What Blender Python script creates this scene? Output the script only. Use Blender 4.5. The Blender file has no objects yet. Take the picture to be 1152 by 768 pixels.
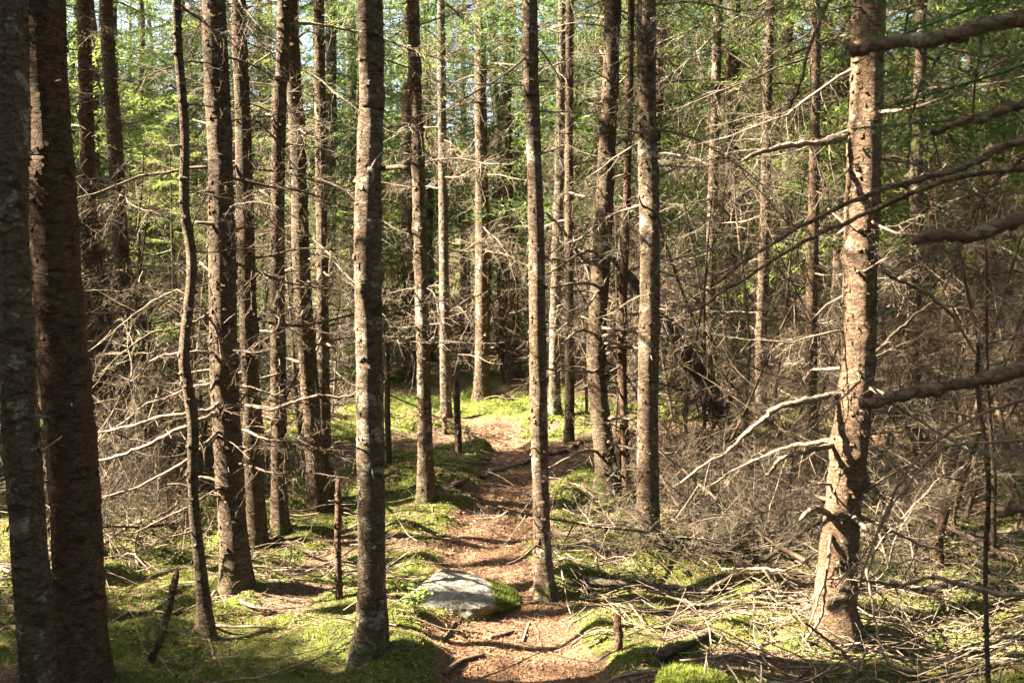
import bpy, math
import numpy as np
from mathutils import Vector

# ------------------------------------------------------------------ camera, light, exposure
scene = bpy.context.scene
COL = scene.collection
F, W0, H0 = 1200.0, 1152.0, 768.0          # focal length in pixels of the 1152x768 frame
HORIZON = 280.0
TH = math.atan((H0 / 2 - HORIZON) / F)
EYE = 1.6
cam_d = bpy.data.cameras.new("camera")
cam_d.sensor_width = 36.0
cam_d.lens = 36.0 * F / W0
cam_d.clip_start, cam_d.clip_end = 0.05, 600.0
cam_d.dof.use_dof = True
cam_d.dof.focus_distance = 6.0
cam_d.dof.aperture_fstop = 6.3
cam = bpy.data.objects.new("camera", cam_d)
cam.location = (0, 0, EYE)
cam.rotation_euler = (math.pi / 2 - TH, 0, 0)
COL.objects.link(cam)
scene.camera = cam

SUN_EL, SUN_AZ = math.radians(41), math.radians(-3)      # sun to the left, a little beyond the trees
SUN = np.array([-math.cos(SUN_EL) * math.cos(SUN_AZ), math.cos(SUN_EL) * math.sin(SUN_AZ), math.sin(SUN_EL)])
world = bpy.data.worlds.new("World")
scene.world = world
world.use_nodes = True
wn = world.node_tree.nodes
bg = wn["Background"]
sky = wn.new("ShaderNodeTexSky")
sky.sky_type = 'NISHITA'
sky.sun_disc = False
sky.sun_elevation = SUN_EL
sky.sun_rotation = math.atan2(SUN[0], SUN[1])
sky.dust_density = 4.0
sky.air_density = 0.8
world.node_tree.links.new(sky.outputs[0], bg.inputs[0])
bg.inputs[1].default_value = 0.05
sl = bpy.data.lights.new("sun", 'SUN')
sl.energy = 5.0
sl.angle = math.radians(0.53)
sl.color = (1.0, 0.88, 0.68)
so = bpy.data.objects.new("sun", sl)
so.location = (-20, 6, 25)
so.rotation_euler = Vector(-SUN).to_track_quat('-Z', 'Y').to_euler()
COL.objects.link(so)
vs = scene.view_settings
vs.view_transform = 'Standard'
vs.look = 'None'
vs.exposure = 4.1
vs.gamma = 1.0
scene.cycles.use_denoising = True
scene.cycles.max_bounces = 6
scene.cycles.diffuse_bounces = 4
scene.cycles.glossy_bounces = 2
scene.cycles.transmission_bounces = 3
scene.cycles.caustics_reflective = False
scene.cycles.caustics_refractive = False
scene.cycles.sample_clamp_indirect = 6.0

RNG = np.random.default_rng(11)
FWD = np.array([0, math.cos(TH), -math.sin(TH)])
UPV = np.array([0, math.sin(TH), math.cos(TH)])


def ray(px, py):
    return FWD + np.array([1.0, 0, 0]) * (px - W0 / 2) / F - UPV * (py - H0 / 2) / F


def at(px, py, Y):
    """point on the line of sight through a pixel, at distance Y along the ground"""
    d = ray(px, py)
    return np.array([0, 0, EYE]) + d * (Y / d[1])


def proj(p):
    v = np.asarray(p, float) - np.array([0, 0, EYE])
    z = v @ FWD
    return W0 / 2 + F * v[0] / z, H0 / 2 - F * (v @ UPV) / z


# ------------------------------------------------------------------ terrain functions
_nr = np.random.default_rng(5)


def make_bands(scale, n):
    a = _nr.uniform(0, 2 * math.pi, n)
    k = 2 * math.pi / (scale * _nr.uniform(0.6, 1.5, n))
    return np.cos(a) * k, np.sin(a) * k, _nr.uniform(0, 7, n)


B_BIG, B_MID, B_SML, B_MOSS, B_MOSS2 = (make_bands(4.0, 7), make_bands(1.1, 10), make_bands(0.3, 12),
                                         make_bands(1.3, 9), make_bands(0.45, 9))


def bands(b, x, y):
    r = 0
    for kx, ky, p in zip(*b):
        r = r + np.sin(kx * x + ky * y + p)
    return r / math.sqrt(len(b[0]) / 2.0)


def sstep(a, b, v):
    t = np.clip((v - a) / (b - a), 0, 1)
    return t * t * (3 - 2 * t)


PATH_PX = [(590, 900, 210), (575, 768, 110), (565, 730, 104), (560, 700, 88), (550, 665, 72), (542, 630, 66), (550, 600, 54),
           (562, 570, 35), (568, 540, 31), (572, 510, 30), (566, 488, 34), (545, 476, 44), (500, 467, 34), (440, 461, 28)]


def flat_at(px, py):
    d = ray(px, py)
    t = -EYE / d[2]
    return np.array([0, 0, EYE]) + d * t


PATH_W = []
for px, py, hw in PATH_PX:
    q = flat_at(px, py)
    hwm = hw * q[1] / F
    if py < 480:
        hwm = 0.35
    PATH_W.append((q[0], q[1], hwm))
PATH_W = np.array(PATH_W)


def path_mask(x, y):
    x = np.asarray(x, float)
    y = np.asarray(y, float)
    best = np.full(np.broadcast(x, y).shape, 9.0)
    for a, b in zip(PATH_W[:-1], PATH_W[1:]):
        dx, dy = b[0] - a[0], b[1] - a[1]
        t = np.clip(((x - a[0]) * dx + (y - a[1]) * dy) / (dx * dx + dy * dy), 0, 1)
        d = np.hypot(x - a[0] - t * dx, y - a[1] - t * dy) / (a[2] + t * (b[2] - a[2]))
        best = np.minimum(best, d)
    best = best * 1.1 + 0.10 * bands(B_MOSS2, x, y) + 0.10 * bands(B_MOSS, x, y)
    return 1 - sstep(0.55, 1.35, best)


MOSS_SPOTS = [(470, 570, .55), (440, 620, .5), (540, 462, 1.0), (610, 462, .8), (480, 455, .6), (500, 530, .45), (640, 560, .4), (880, 590, .7), (1060, 600, .8),
              (740, 470, .6), (260, 690, .5), (120, 640, .7), (330, 560, .6), (30, 600, .6), (440, 700, .35), (690, 640, .4),
              (620, 690, .25), (680, 700, .25), (400, 480, .8), (980, 470, .8), (1100, 700, .5), (440, 755, .25), (760, 650, .4), (850, 690, .4), (700, 725, .25), (960, 740, .4), (160, 745, .35), (30, 730, .35), (270, 745, .3), (330, 730, .25)]
MOSS_W = [(flat_at(a, b), r) for a, b, r in MOSS_SPOTS]


def moss_mask(x, y):
    v = 0.5 * bands(B_MOSS, x, y) + 0.35 * bands(B_MOSS2, x, y) - 0.25
    for q, r in MOSS_W:
        v = v + 1.5 * np.exp(-((x - q[0]) ** 2 + (y - q[1]) ** 2) / (r * r))
    return sstep(-0.1, 0.5, v) * (1 - path_mask(x, y))


FEET = [flat_at(a, b) for a, b in [(268, 662), (234, 715), (419, 738), (479, 560), (612, 668), (686, 555), (729, 608), (936, 712), (541, 452), (357, 565), (314, 592), (290, 596)]]


def gz(x, y):
    x = np.asarray(x, float)
    y = np.asarray(y, float)
    p = path_mask(x, y)
    z = 0.035 * bands(B_BIG, x, y) + 0.022 * bands(B_MID, x, y) * (1 - 0.6 * p) + 0.006 * bands(B_SML, x, y)
    z = z - 0.04 * p + moss_mask(x, y) * (0.022 + 0.011 * bands(B_SML, x, y) + 0.009 * bands(B_MOSS2, x, y)) + 0.045 * np.clip(y - 16, 0, 60)
    for q in FEET:
        z = z + .05 * np.exp(-((x - q[0]) ** 2 + (y - q[1]) ** 2) / .07)
    return z


def ground_at(px, py):
    d = ray(px, py)
    z = 0.0
    for _ in range(12):
        t = (z - EYE) / d[2]
        z = 0.5 * z + 0.5 * float(gz(d[0] * t, d[1] * t))
    return np.array([d[0] * t, d[1] * t, float(gz(d[0] * t, d[1] * t))])


# ------------------------------------------------------------------ mesh helpers
class MB:
    def __init__(self):
        self.v, self.f4, self.f3, self.tone, self.n = [], [], [], [], 0

    def add(self, v, f4=None, f3=None, tone=0.5):
        v = np.asarray(v, float).reshape(-1, 3)
        if f4 is not None and len(f4):
            self.f4.append(np.asarray(f4, int) + self.n)
        if f3 is not None and len(f3):
            self.f3.append(np.asarray(f3, int) + self.n)
        self.v.append(v)
        self.tone.append(np.broadcast_to(np.asarray(tone, float), (len(v),)))
        self.n += len(v)

    def arrays(self):
        V = np.concatenate(self.v) if self.v else np.zeros((0, 3))
        f4 = np.concatenate(self.f4) if self.f4 else np.zeros((0, 4), int)
        f3 = np.concatenate(self.f3) if self.f3 else np.zeros((0, 3), int)
        t = np.concatenate(self.tone) if self.tone else np.zeros(0)
        return V, f4, f3, t

    def mesh(self, name, mat, smooth=True):
        V, f4, f3, t = self.arrays()
        me = bpy.data.meshes.new(name)
        me.vertices.add(len(V))
        me.vertices.foreach_set("co", V.astype(np.float32).ravel())
        me.loops.add(f4.size + f3.size)
        me.loops.foreach_set("vertex_index", np.concatenate([f4.ravel(), f3.ravel()]).astype(np.int32))
        me.polygons.add(len(f4) + len(f3))
        tot = np.concatenate([np.full(len(f4), 4), np.full(len(f3), 3)]).astype(np.int32)
        st = np.concatenate([[0], np.cumsum(tot)[:-1]]).astype(np.int32)
        me.polygons.foreach_set("loop_start", st)
        me.polygons.foreach_set("use_smooth", np.full(len(tot), smooth))
        me.update(calc_edges=True)
        a = me.attributes.new("tone", 'FLOAT', 'POINT')
        a.data.foreach_set("value", t.astype(np.float32))
        me.materials.append(mat)
        return me


def link(name, data, parent=None, loc=(0, 0, 0), rot=(0, 0, 0), scale=1.0):
    o = bpy.data.objects.new(name, data)
    COL.objects.link(o)
    if parent is not None:
        o.parent = parent
    o.location = loc
    o.rotation_euler = rot
    o.scale = (scale,) * 3
    return o


def tag(o, label, cat, group=None, kind=None):
    o["label"] = label
    o["category"] = cat
    if group:
        o["group"] = group
    if kind:
        o["kind"] = kind
    return o


def norm(v):
    v = np.asarray(v, float)
    return v / (np.linalg.norm(v) + 1e-12)


def tube(mb, pts, rad, sides=5, tone=0.5, cap0=False, cap1=False, rough=0.0, rng=None):
    pts = np.asarray(pts, float)
    n = len(pts)
    rad = np.broadcast_to(np.asarray(rad, float), (n,))
    T = np.gradient(pts, axis=0)
    T /= np.linalg.norm(T, axis=1)[:, None] + 1e-12
    m = T.mean(0)
    ref = np.eye(3)[np.argmin(np.abs(m))]
    A = np.cross(T, ref)
    A /= np.linalg.norm(A, axis=1)[:, None] + 1e-12
    B = np.cross(T, A)
    a = np.arange(sides) * 2 * math.pi / sides
    R = rad[:, None] * np.ones(sides)[None]
    if rough and rng is not None:
        R = R * (1 + rough * rng.normal(size=R.shape))
    V = pts[:, None, :] + R[..., None] * (np.cos(a)[None, :, None] * A[:, None, :] + np.sin(a)[None, :, None] * B[:, None, :])
    i = np.arange(n - 1)[:, None] * sides
    j = np.arange(sides)[None]
    k = (j + 1) % sides
    f = np.stack([i + j, i + k, i + sides + k, i + sides + j], -1).reshape(-1, 4)
    V = V.reshape(-1, 3)
    f3 = []
    if cap0:
        V = np.vstack([V, pts[0]])
        c = len(V) - 1
        f3 += [(c, (q + 1) % sides, q) for q in range(sides)]
    if cap1:
        V = np.vstack([V, pts[-1]])
        c = len(V) - 1
        b = (n - 1) * sides
        f3 += [(c, b + q, b + (q + 1) % sides) for q in range(sides)]
    mb.add(V, f, f3, tone)


def wander(p0, d, L, n, rng, wob=0.12, droop=0.0, up=0.0):
    d = norm(d)
    pts = [np.asarray(p0, float)]
    for k in range(n):
        t = (k + 1) / n
        d = norm(d + rng.normal(size=3) * wob + np.array([0, 0, (-droop + up * 2 * t) / n]))
        pts.append(pts[-1] + d * L / n)
    return np.array(pts)


def side_dir(t, nrm, ang, s):
    b = norm(np.cross(nrm, t))
    return norm(t * math.cos(ang) + b * math.sin(ang) * s)


def grow_twigs(mb, pts, r0, rng, dens=16, lenf=0.4, level=2, nrm=None, t0=0.12, rmin=0.0016, tone=(0.3, 0.8), Lref=None):
    """bare dead side twigs along a branch, lying roughly in its plane"""
    pts = np.asarray(pts)
    seg = np.linalg.norm(np.diff(pts, axis=0), axis=1)
    L = seg.sum()
    cum = np.concatenate([[0], np.cumsum(seg)]) / L
    n = max(1, int(dens * L * rng.uniform(.75, 1.25)))
    if nrm is None:
        nrm = norm(np.array([0, 0, 1.0]) + rng.normal(size=3) * .25)
    s = rng.choice([-1, 1])
    for q in range(n):
        t = t0 + (1 - t0) * (q + rng.random()) / n
        p = np.array([np.interp(t, cum, pts[:, c]) for c in range(3)])
        i = min(len(pts) - 2, np.searchsorted(cum, t) - 1)
        tg = norm(pts[i + 1] - pts[i])
        s = -s
        d = side_dir(tg, norm(nrm + rng.normal(size=3) * .8), math.radians(rng.uniform(30, 90)), s)
        l = (Lref or L) * lenf * (1.05 - .75 * t) * rng.uniform(.35, 1.2)
        if l < .03:
            continue
        r = max(rmin, min(r0 * .45, .0012 + l * .006))
        k = 3 + int(l / .14)
        pp = wander(p, d, l, k, rng, .15, .4, .1)
        tube(mb, pp, np.linspace(r, rmin * .6, k + 1), 3, rng.uniform(*tone))
        if level > 1:
            grow_twigs(mb, pp, r, rng, dens * 1.15, .42, level - 1, nrm, .15, rmin, tone)


def spline(pts, n):
    pts = np.asarray(pts, float)
    m = len(pts)
    P = np.vstack([2 * pts[0] - pts[1], pts, 2 * pts[-1] - pts[-2]])
    out = []
    for u in np.linspace(0, m - 1 - 1e-6, n):
        i = int(u)
        t = u - i
        a, b, c, d = P[i], P[i + 1], P[i + 2], P[i + 3]
        out.append(.5 * (2 * b + (c - a) * t + (2 * a - 5 * b + 4 * c - d) * t * t + (3 * b - a - 3 * c + d) * t ** 3))
    return np.array(out)


# ------------------------------------------------------------------ materials
def new_mat(name):
    m = bpy.data.materials.new(name)
    m.use_nodes = True
    nt = m.node_tree
    for n in list(nt.nodes):
        nt.nodes.remove(n)
    return m, nt


def N(nt, typ, **kw):
    n = nt.nodes.new(typ)
    for k, v in kw.items():
        setattr(n, k, v)
    return n


def setin(n, **kw):
    for k, v in kw.items():
        n.inputs[k.replace("_", " ")].default_value = v


def mixc(nt, fac, a, b):
    n = N(nt, "ShaderNodeMix", data_type='RGBA')
    for idx, val in ((0, fac), (6, a), (7, b)):
        if isinstance(val, bpy.types.NodeSocket):
            nt.links.new(val, n.inputs[idx])
        elif idx == 0:
            n.inputs[0].default_value = val
        else:
            n.inputs[idx].default_value = (*val, 1)
    return n.outputs[2]


def mth(nt, op, a, b=None, clamp=False):
    n = N(nt, "ShaderNodeMath", operation=op)
    n.use_clamp = clamp
    for i, v in enumerate((a, b)):
        if v is None:
            continue
        if isinstance(v, bpy.types.NodeSocket):
            nt.links.new(v, n.inputs[i])
        else:
            n.inputs[i].default_value = v
    return n.outputs[0]


def noise(nt, vec, scale, detail=4, rough=.55, dist=0.0):
    n = N(nt, "ShaderNodeTexNoise")
    setin(n, Scale=scale, Detail=detail, Roughness=rough, Distortion=dist)
    nt.links.new(vec, n.inputs["Vector"])
    return n.outputs["Fac"]


def ramp(nt, fac, a, b):
    n = N(nt, "ShaderNodeMapRange", interpolation_type='SMOOTHSTEP')
    nt.links.new(fac, n.inputs[0])
    n.inputs[1].default_value, n.inputs[2].default_value = a, b
    return n.outputs[0]


def obj_coords(nt, sc=(1, 1, 1)):
    tc = N(nt, "ShaderNodeTexCoord")
    oi = N(nt, "ShaderNodeObjectInfo")
    off = mth(nt, 'MULTIPLY', oi.outputs["Random"], 37.0)
    cx = N(nt, "ShaderNodeCombineXYZ")
    for i in range(3):
        nt.links.new(off, cx.inputs[i])
    ad = N(nt, "ShaderNodeVectorMath", operation='ADD')
    nt.links.new(tc.outputs["Object"], ad.inputs[0])
    nt.links.new(cx.outputs[0], ad.inputs[1])
    ml = N(nt, "ShaderNodeVectorMath", operation='MULTIPLY')
    nt.links.new(ad.outputs[0], ml.inputs[0])
    ml.inputs[1].default_value = sc
    return tc, oi, ad.outputs[0], ml.outputs[0]


def finish(nt, col, rough, bump_h=None, bump_s=.3, bump_d=.01, spec=.25, translucent=None):
    bs = N(nt, "ShaderNodeBsdfPrincipled")
    if isinstance(col, bpy.types.NodeSocket):
        nt.links.new(col, bs.inputs["Base Color"])
    else:
        bs.inputs["Base Color"].default_value = (*col, 1)
    bs.inputs["Roughness"].default_value = rough
    bs.inputs["Specular IOR Level"].default_value = spec
    if bump_h is not None:
        b = N(nt, "ShaderNodeBump")
        b.inputs["Strength"].default_value = bump_s
        b.inputs["Distance"].default_value = bump_d
        nt.links.new(bump_h, b.inputs["Height"])
        nt.links.new(b.outputs[0], bs.inputs["Normal"])
    out = N(nt, "ShaderNodeOutputMaterial")
    if translucent is None:
        nt.links.new(bs.outputs[0], out.inputs[0])
    else:
        fac, tcol = translucent
        tr = N(nt, "ShaderNodeBsdfTranslucent")
        if isinstance(tcol, bpy.types.NodeSocket):
            nt.links.new(tcol, tr.inputs[0])
        else:
            tr.inputs[0].default_value = (*tcol, 1)
        mx = N(nt, "ShaderNodeMixShader")
        mx.inputs[0].default_value = fac
        nt.links.new(bs.outputs[0], mx.inputs[1])
        nt.links.new(tr.outputs[0], mx.inputs[2])
        nt.links.new(mx.outputs[0], out.inputs[0])


def N_band(nt, raw):
    ml = N(nt, 'ShaderNodeVectorMath', operation='MULTIPLY')
    nt.links.new(raw, ml.inputs[0])
    ml.inputs[1].default_value = (11, 11, 30)
    return ml.outputs[0]


def bark(name, dark, mid, lichen, lich_lo=.52, moss_h=.15):
    """scaly conifer bark: horizontal cracks, loose flakes, pale crusty lichen, moss at the foot"""
    dark, mid, lichen = [tuple(k_ * q for q in c_) for k_, c_ in ((.62, dark), (.74, mid), (.85, lichen))]
    m, nt = new_mat(name)
    tc, oi, raw, st = obj_coords(nt, (1, 1, 2.1))
    flakes = N(nt, "ShaderNodeTexVoronoi", feature='DISTANCE_TO_EDGE')
    setin(flakes, Scale=24.0, Randomness=1.0)
    wv = N(nt, "ShaderNodeVectorMath", operation='ADD')
    nz = N(nt, "ShaderNodeTexNoise")
    setin(nz, Scale=22.0, Detail=3.0)
    nt.links.new(st, nz.inputs["Vector"])
    sc = N(nt, "ShaderNodeVectorMath", operation='SCALE')
    sc.inputs["Scale"].default_value = .05
    nt.links.new(nz.outputs["Color"], sc.inputs[0])
    nt.links.new(st, wv.inputs[0])
    nt.links.new(sc.outputs[0], wv.inputs[1])
    nt.links.new(wv.outputs[0], flakes.inputs["Vector"])
    crack = mth(nt, "ADD", mth(nt, "MULTIPLY", ramp(nt, flakes.outputs["Distance"], .0, .07), .45), .55)
    fine = noise(nt, st, 26, 6, .7)
    big = noise(nt, raw, 6.0, 6, .7, .8)
    lic = noise(nt, raw, 16, 6, .7, .4)
    c = mixc(nt, ramp(nt, fine, .3, .7), dark, mid)
    c = mixc(nt, ramp(nt, big, .35, .7), c, tuple(.55 * a for a in mid))
    lic2 = mth(nt, 'ADD', mth(nt, 'MULTIPLY', lic, .55), mth(nt, 'MULTIPLY', big, .45))
    c = mixc(nt, mth(nt, 'MULTIPLY', ramp(nt, lic2, lich_lo, lich_lo + .06), .75), c, lichen)
    bandn = noise(nt, N_band(nt, raw), 1.0, 3, .6)
    c = mixc(nt, mth(nt, 'MULTIPLY', ramp(nt, bandn, .56, .66), .7), c, tuple(.5 * a for a in dark))
    dk = mixc(nt, crack, tuple(.45 * a for a in dark), c)
    # moss sleeve at the foot
    sp = N(nt, "ShaderNodeSeparateXYZ")
    nt.links.new(tc.outputs["Object"], sp.inputs[0])
    hz = mth(nt, 'SUBTRACT', moss_h, sp.outputs[2])
    hz = mth(nt, 'ADD', hz, mth(nt, 'MULTIPLY', mth(nt, 'SUBTRACT', big, .5), 1.3))
    mo = mth(nt, 'MULTIPLY', ramp(nt, hz, .08, .3), .62)
    c2 = mixc(nt, mo, dk, (.055, .085, .016))
    c2 = mixc(nt, mth(nt, 'MULTIPLY', oi.outputs["Random"], .35), c2, mixc(nt, .5, c2, (.05, .035, .022)))
    h = mth(nt, 'ADD', mth(nt, 'MULTIPLY', crack, .6), mth(nt, 'MULTIPLY', fine, .8))
    h = mth(nt, 'ADD', h, mth(nt, 'MULTIPLY', lic, .5))
    finish(nt, c2, .9, h, 1.0, .02, .15)
    return m


M_BROWN = bark("brown_bark", (.075, .048, .03), (.19, .135, .09), (.24, .24, .18), .58)
M_GREY = bark("grey_bark", (.085, .056, .036), (.20, .138, .09), (.34, .30, .225), .52)
M_RED = bark("red_bark", (.085, .046, .028), (.20, .115, .07), (.2, .17, .12), .62, .1)
M_PALE = bark("pale_bark", (.11, .07, .045), (.27, .172, .108), (.38, .32, .23), .55)
M_LOG = bark("log_bark", (.09, .066, .045), (.22, .17, .125), (.3, .27, .22), .52, -1.5)
M_FAR = bark("far_bark", (.09, .065, .045), (.22, .17, .125), (.3, .29, .23), .52)


def twigmat(name, c0, c1, c2):
    m, nt = new_mat(name)
    at_ = N(nt, "ShaderNodeAttribute", attribute_name="tone")
    tc, oi, raw, st = obj_coords(nt)
    n1 = noise(nt, raw, 9, 4, .6)
    n2 = noise(nt, raw, 70, 3, .6)
    c = mixc(nt, at_.outputs["Fac"], c0, c1)
    c = mixc(nt, ramp(nt, n1, .52, .68), c, c2)
    c = mixc(nt, ramp(nt, n2, .45, .75), c, tuple(.4 * a for a in c0))
    finish(nt, c, .85, n2, .5, .004, .2)
    return m


M_LIMBBARK = bark("limb_bark", (.11, .07, .046), (.26, .17, .11), (.32, .28, .2), .54, -9)
M_TWIG = twigmat("dead_twig_bark", (.05, .035, .024), (.26, .205, .148), (.19, .175, .125))
M_TWIG_D = twigmat("brown_twig_bark", (.035, .023, .015), (.125, .088, .058), (.095, .08, .055))
M_LIMB = twigmat("dark_limb_bark", (.04, .026, .018), (.10, .066, .044), (.12, .095, .06))
M_STICK = twigmat("weathered_stick", (.055, .037, .025), (.27, .205, .148), (.14, .1, .068))


def foliage(name, ca, cb, tcol, fac=.45):
    m, nt = new_mat(name)
    at_ = N(nt, "ShaderNodeAttribute", attribute_name="tone")
    oi = N(nt, "ShaderNodeObjectInfo")
    f = mth(nt, 'ADD', mth(nt, 'MULTIPLY', at_.outputs["Fac"], .75), mth(nt, 'MULTIPLY', oi.outputs["Random"], .25))
    c = mixc(nt, f, ca, cb)
    t = mixc(nt, f, tuple(.7 * a for a in tcol), tcol)
    finish(nt, c, .6, spec=.3, translucent=(fac, t))
    return m


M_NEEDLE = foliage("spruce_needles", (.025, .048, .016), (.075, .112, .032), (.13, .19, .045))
M_FARGREEN = foliage("sunny_spruce_needles", (.05, .08, .022), (.125, .16, .042), (.29, .36, .085), .52)  # lighter copy of the needle green, sunlit brightness put into the colour
M_MOSS = foliage("moss_blades", (.04, .06, .012), (.16, .185, .031), (.22, .26, .04), .3)
M_LEAF = foliage("seedling_leaf", (.06, .11, .02), (.1, .16, .03), (.2, .3, .04), .4)


def ground_mat():
    m, nt = new_mat("forest_floor")
    geo = N(nt, "ShaderNodeNewGeometry")
    P = geo.outputs["Position"]
    pa = N(nt, "ShaderNodeAttribute", attribute_name="path").outputs["Fac"]
    mo = N(nt, "ShaderNodeAttribute", attribute_name="moss").outputs["Fac"]
    n1 = noise(nt, P, 3.0, 6, .65)
    n2 = noise(nt, P, 28, 5, .7)
    n3 = noise(nt, P, 130, 4, .7)
    n4 = noise(nt, P, 55, 4, .75)
    needles = mixc(nt, ramp(nt, n3, .36, .64), (.05, .026, .015), (.26, .148, .086))
    needles = mixc(nt, mth(nt, "MULTIPLY", ramp(nt, n4, .5, .66), .6), needles, (.07, .036, .02))
    needles = mixc(nt, mth(nt, 'MULTIPLY', ramp(nt, n1, .42, .62), .6), needles, (.075, .045, .028))
    needles = mixc(nt, mth(nt, 'MULTIPLY', ramp(nt, n2, .55, .75), .5), needles, (.31, .195, .12))
    litter = mixc(nt, ramp(nt, n3, .3, .7), (.05, .032, .02), (.19, .135, .088))
    litter = mixc(nt, mth(nt, 'MULTIPLY', ramp(nt, n2, .5, .7), .4), litter, (.07, .05, .026))
    mossc = mixc(nt, ramp(nt, n2, .3, .7), (.03, .045, .009), (.105, .12, .024))
    mossc = mixc(nt, mth(nt, 'MULTIPLY', ramp(nt, n1, .45, .7), .6), mossc, (.12, .125, .026))
    pm = ramp(nt, mth(nt, 'ADD', pa, mth(nt, 'MULTIPLY', mth(nt, 'SUBTRACT', n2, .5), .7)), .35, .65)
    mm = ramp(nt, mth(nt, 'ADD', mo, mth(nt, 'MULTIPLY', mth(nt, 'SUBTRACT', n2, .5), .8)), .35, .65)
    c = mixc(nt, pm, litter, needles)
    c = mixc(nt, mm, c, mossc)
    h = mth(nt, 'ADD', mth(nt, 'MULTIPLY', n2, .9), mth(nt, 'ADD', n3, n4))
    finish(nt, c, .95, h, .8, .02, .1)
    return m


M_GROUND = ground_mat()


def rock_mat():
    m, nt = new_mat("lichen_granite")
    tc, oi, raw, st = obj_coords(nt)
    at_ = N(nt, "ShaderNodeAttribute", attribute_name="tone").outputs["Fac"]
    n1 = noise(nt, raw, 14, 6, .7)
    n2 = noise(nt, raw, 90, 4, .65)
    n3 = noise(nt, raw, 30, 4, .6)
    c = mixc(nt, ramp(nt, n1, .38, .62), (.095, .086, .072), (.185, .172, .145))
    c = mixc(nt, ramp(nt, n2, .5, .66), c, (.075, .068, .058))
    c = mixc(nt, mth(nt, 'MULTIPLY', ramp(nt, n3, .55, .62), .6), c, (.25, .25, .215))
    ge = N(nt, "ShaderNodeNewGeometry")
    sp = N(nt, "ShaderNodeSeparateXYZ")
    nt.links.new(ge.outputs["Normal"], sp.inputs[0])
    under = ramp(nt, mth(nt, 'ADD', mth(nt, 'MULTIPLY', sp.outputs[2], -1.0), mth(nt, 'MULTIPLY', n1, .9)), .0, .5)
    c = mixc(nt, mth(nt, 'MULTIPLY', under, .75), c, (.12, .075, .04))       # soil stain round the sides
    mo = ramp(nt, mth(nt, 'ADD', at_, mth(nt, 'MULTIPLY', mth(nt, 'SUBTRACT', n1, .5), 1.1)), .42, .62)
    c = mixc(nt, mo, c, mixc(nt, n2, (.03, .045, .008), (.11, .12, .022)))
    finish(nt, c, .9, mth(nt, 'ADD', mth(nt, 'ADD', n1, mth(nt, 'MULTIPLY', n2, .5)), n3), .7, .02, .2)
    return m


M_ROCK = rock_mat()
m_, nt_ = new_mat("orange_leaf")
finish(nt_, (.3, .07, .02), .6)
M_ORANGE = m_

# ------------------------------------------------------------------ ground sheet
def axis(lo, hi, step, far_lo, far_hi, g=1.22):
    a = list(np.arange(lo, hi + 1e-6, step))
    s = step
    while a[-1] < far_hi:
        s *= g
        a.append(a[-1] + s)
    s = step
    while a[0] > far_lo:
        s *= g
        a.insert(0, a[0] - s)
    return np.array(a)


gx = axis(-6.0, 6.0, .05, -260, 260)
gy = axis(2.4, 13.0, .05, -120, 320)
GX, GY = np.meshgrid(gx, gy)
GZ = gz(GX, GY)
mb = MB()
nx, ny = len(gx), len(gy)
ii = (np.arange(ny - 1)[:, None] * nx + np.arange(nx - 1)[None]).ravel()
mb.add(np.stack([GX, GY, GZ], -1).reshape(-1, 3), np.stack([ii, ii + 1, ii + nx + 1, ii + nx], -1))
gme = mb.mesh("ground", M_GROUND)
for nm, fn in (("path", path_mask), ("moss", moss_mask)):
    a = gme.attributes.new(nm, 'FLOAT', 'POINT')
    a.data.foreach_set("value", fn(GX, GY).ravel().astype(np.float32))
g_o = link("forest_floor", gme)
g_o["kind"] = "structure"
g_o["label"] = "forest floor of moss and dead needles with a worn brown footpath"

# ------------------------------------------------------------------ branch and spray libraries
def dead_branch_arrays(rng, L, dens=15, level=2, rmin=.0017):
    b = MB()
    n = 9
    pts = wander((0, 0, 0), (1, 0, rng.uniform(-.25, .2)), L, n, rng, .12, rng.uniform(.1, .6), rng.uniform(.1, .5))
    r0 = .004 + .0055 * L
    tube(b, pts, np.linspace(r0, rmin, n + 1), 5, rng.uniform(.3, .7))
    grow_twigs(b, pts, r0, rng, dens, .38, level, rmin=rmin)
    return b


BR = []
for i in range(18):
    r_ = np.random.default_rng(100 + i)
    BR.append(dead_branch_arrays(r_, r_.uniform(.6, 1.5), r_.uniform(17, 28), 2 if i % 4 else 3))
BR_ME = [b.mesh("dead_branch", M_TWIG) for b in BR]
BR_MEB = [b.mesh("dead_branch", M_TWIG_D) for b in BR]
BR_FAR = []
for i in range(8):
    r_ = np.random.default_rng(140 + i)
    BR_FAR.append(dead_branch_arrays(r_, r_.uniform(.8, 1.6), 14, 2, .0022).arrays())
BR_NEAR = [b.arrays() for b in BR]


def stub_arrays(rng):
    b = MB()
    L = rng.uniform(.04, .16)
    pts = wander((0, 0, 0), (1, 0, rng.uniform(-.3, .3)), L, 3, rng, .12)
    tube(b, pts, np.linspace(.009, .0055, 4) * rng.uniform(.6, 1.2), 6, rng.uniform(.2, .9), cap1=True)
    return b


ST_ME = [stub_arrays(np.random.default_rng(60 + i)).mesh("branch_stub", M_TWIG) for i in range(6)]


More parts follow.
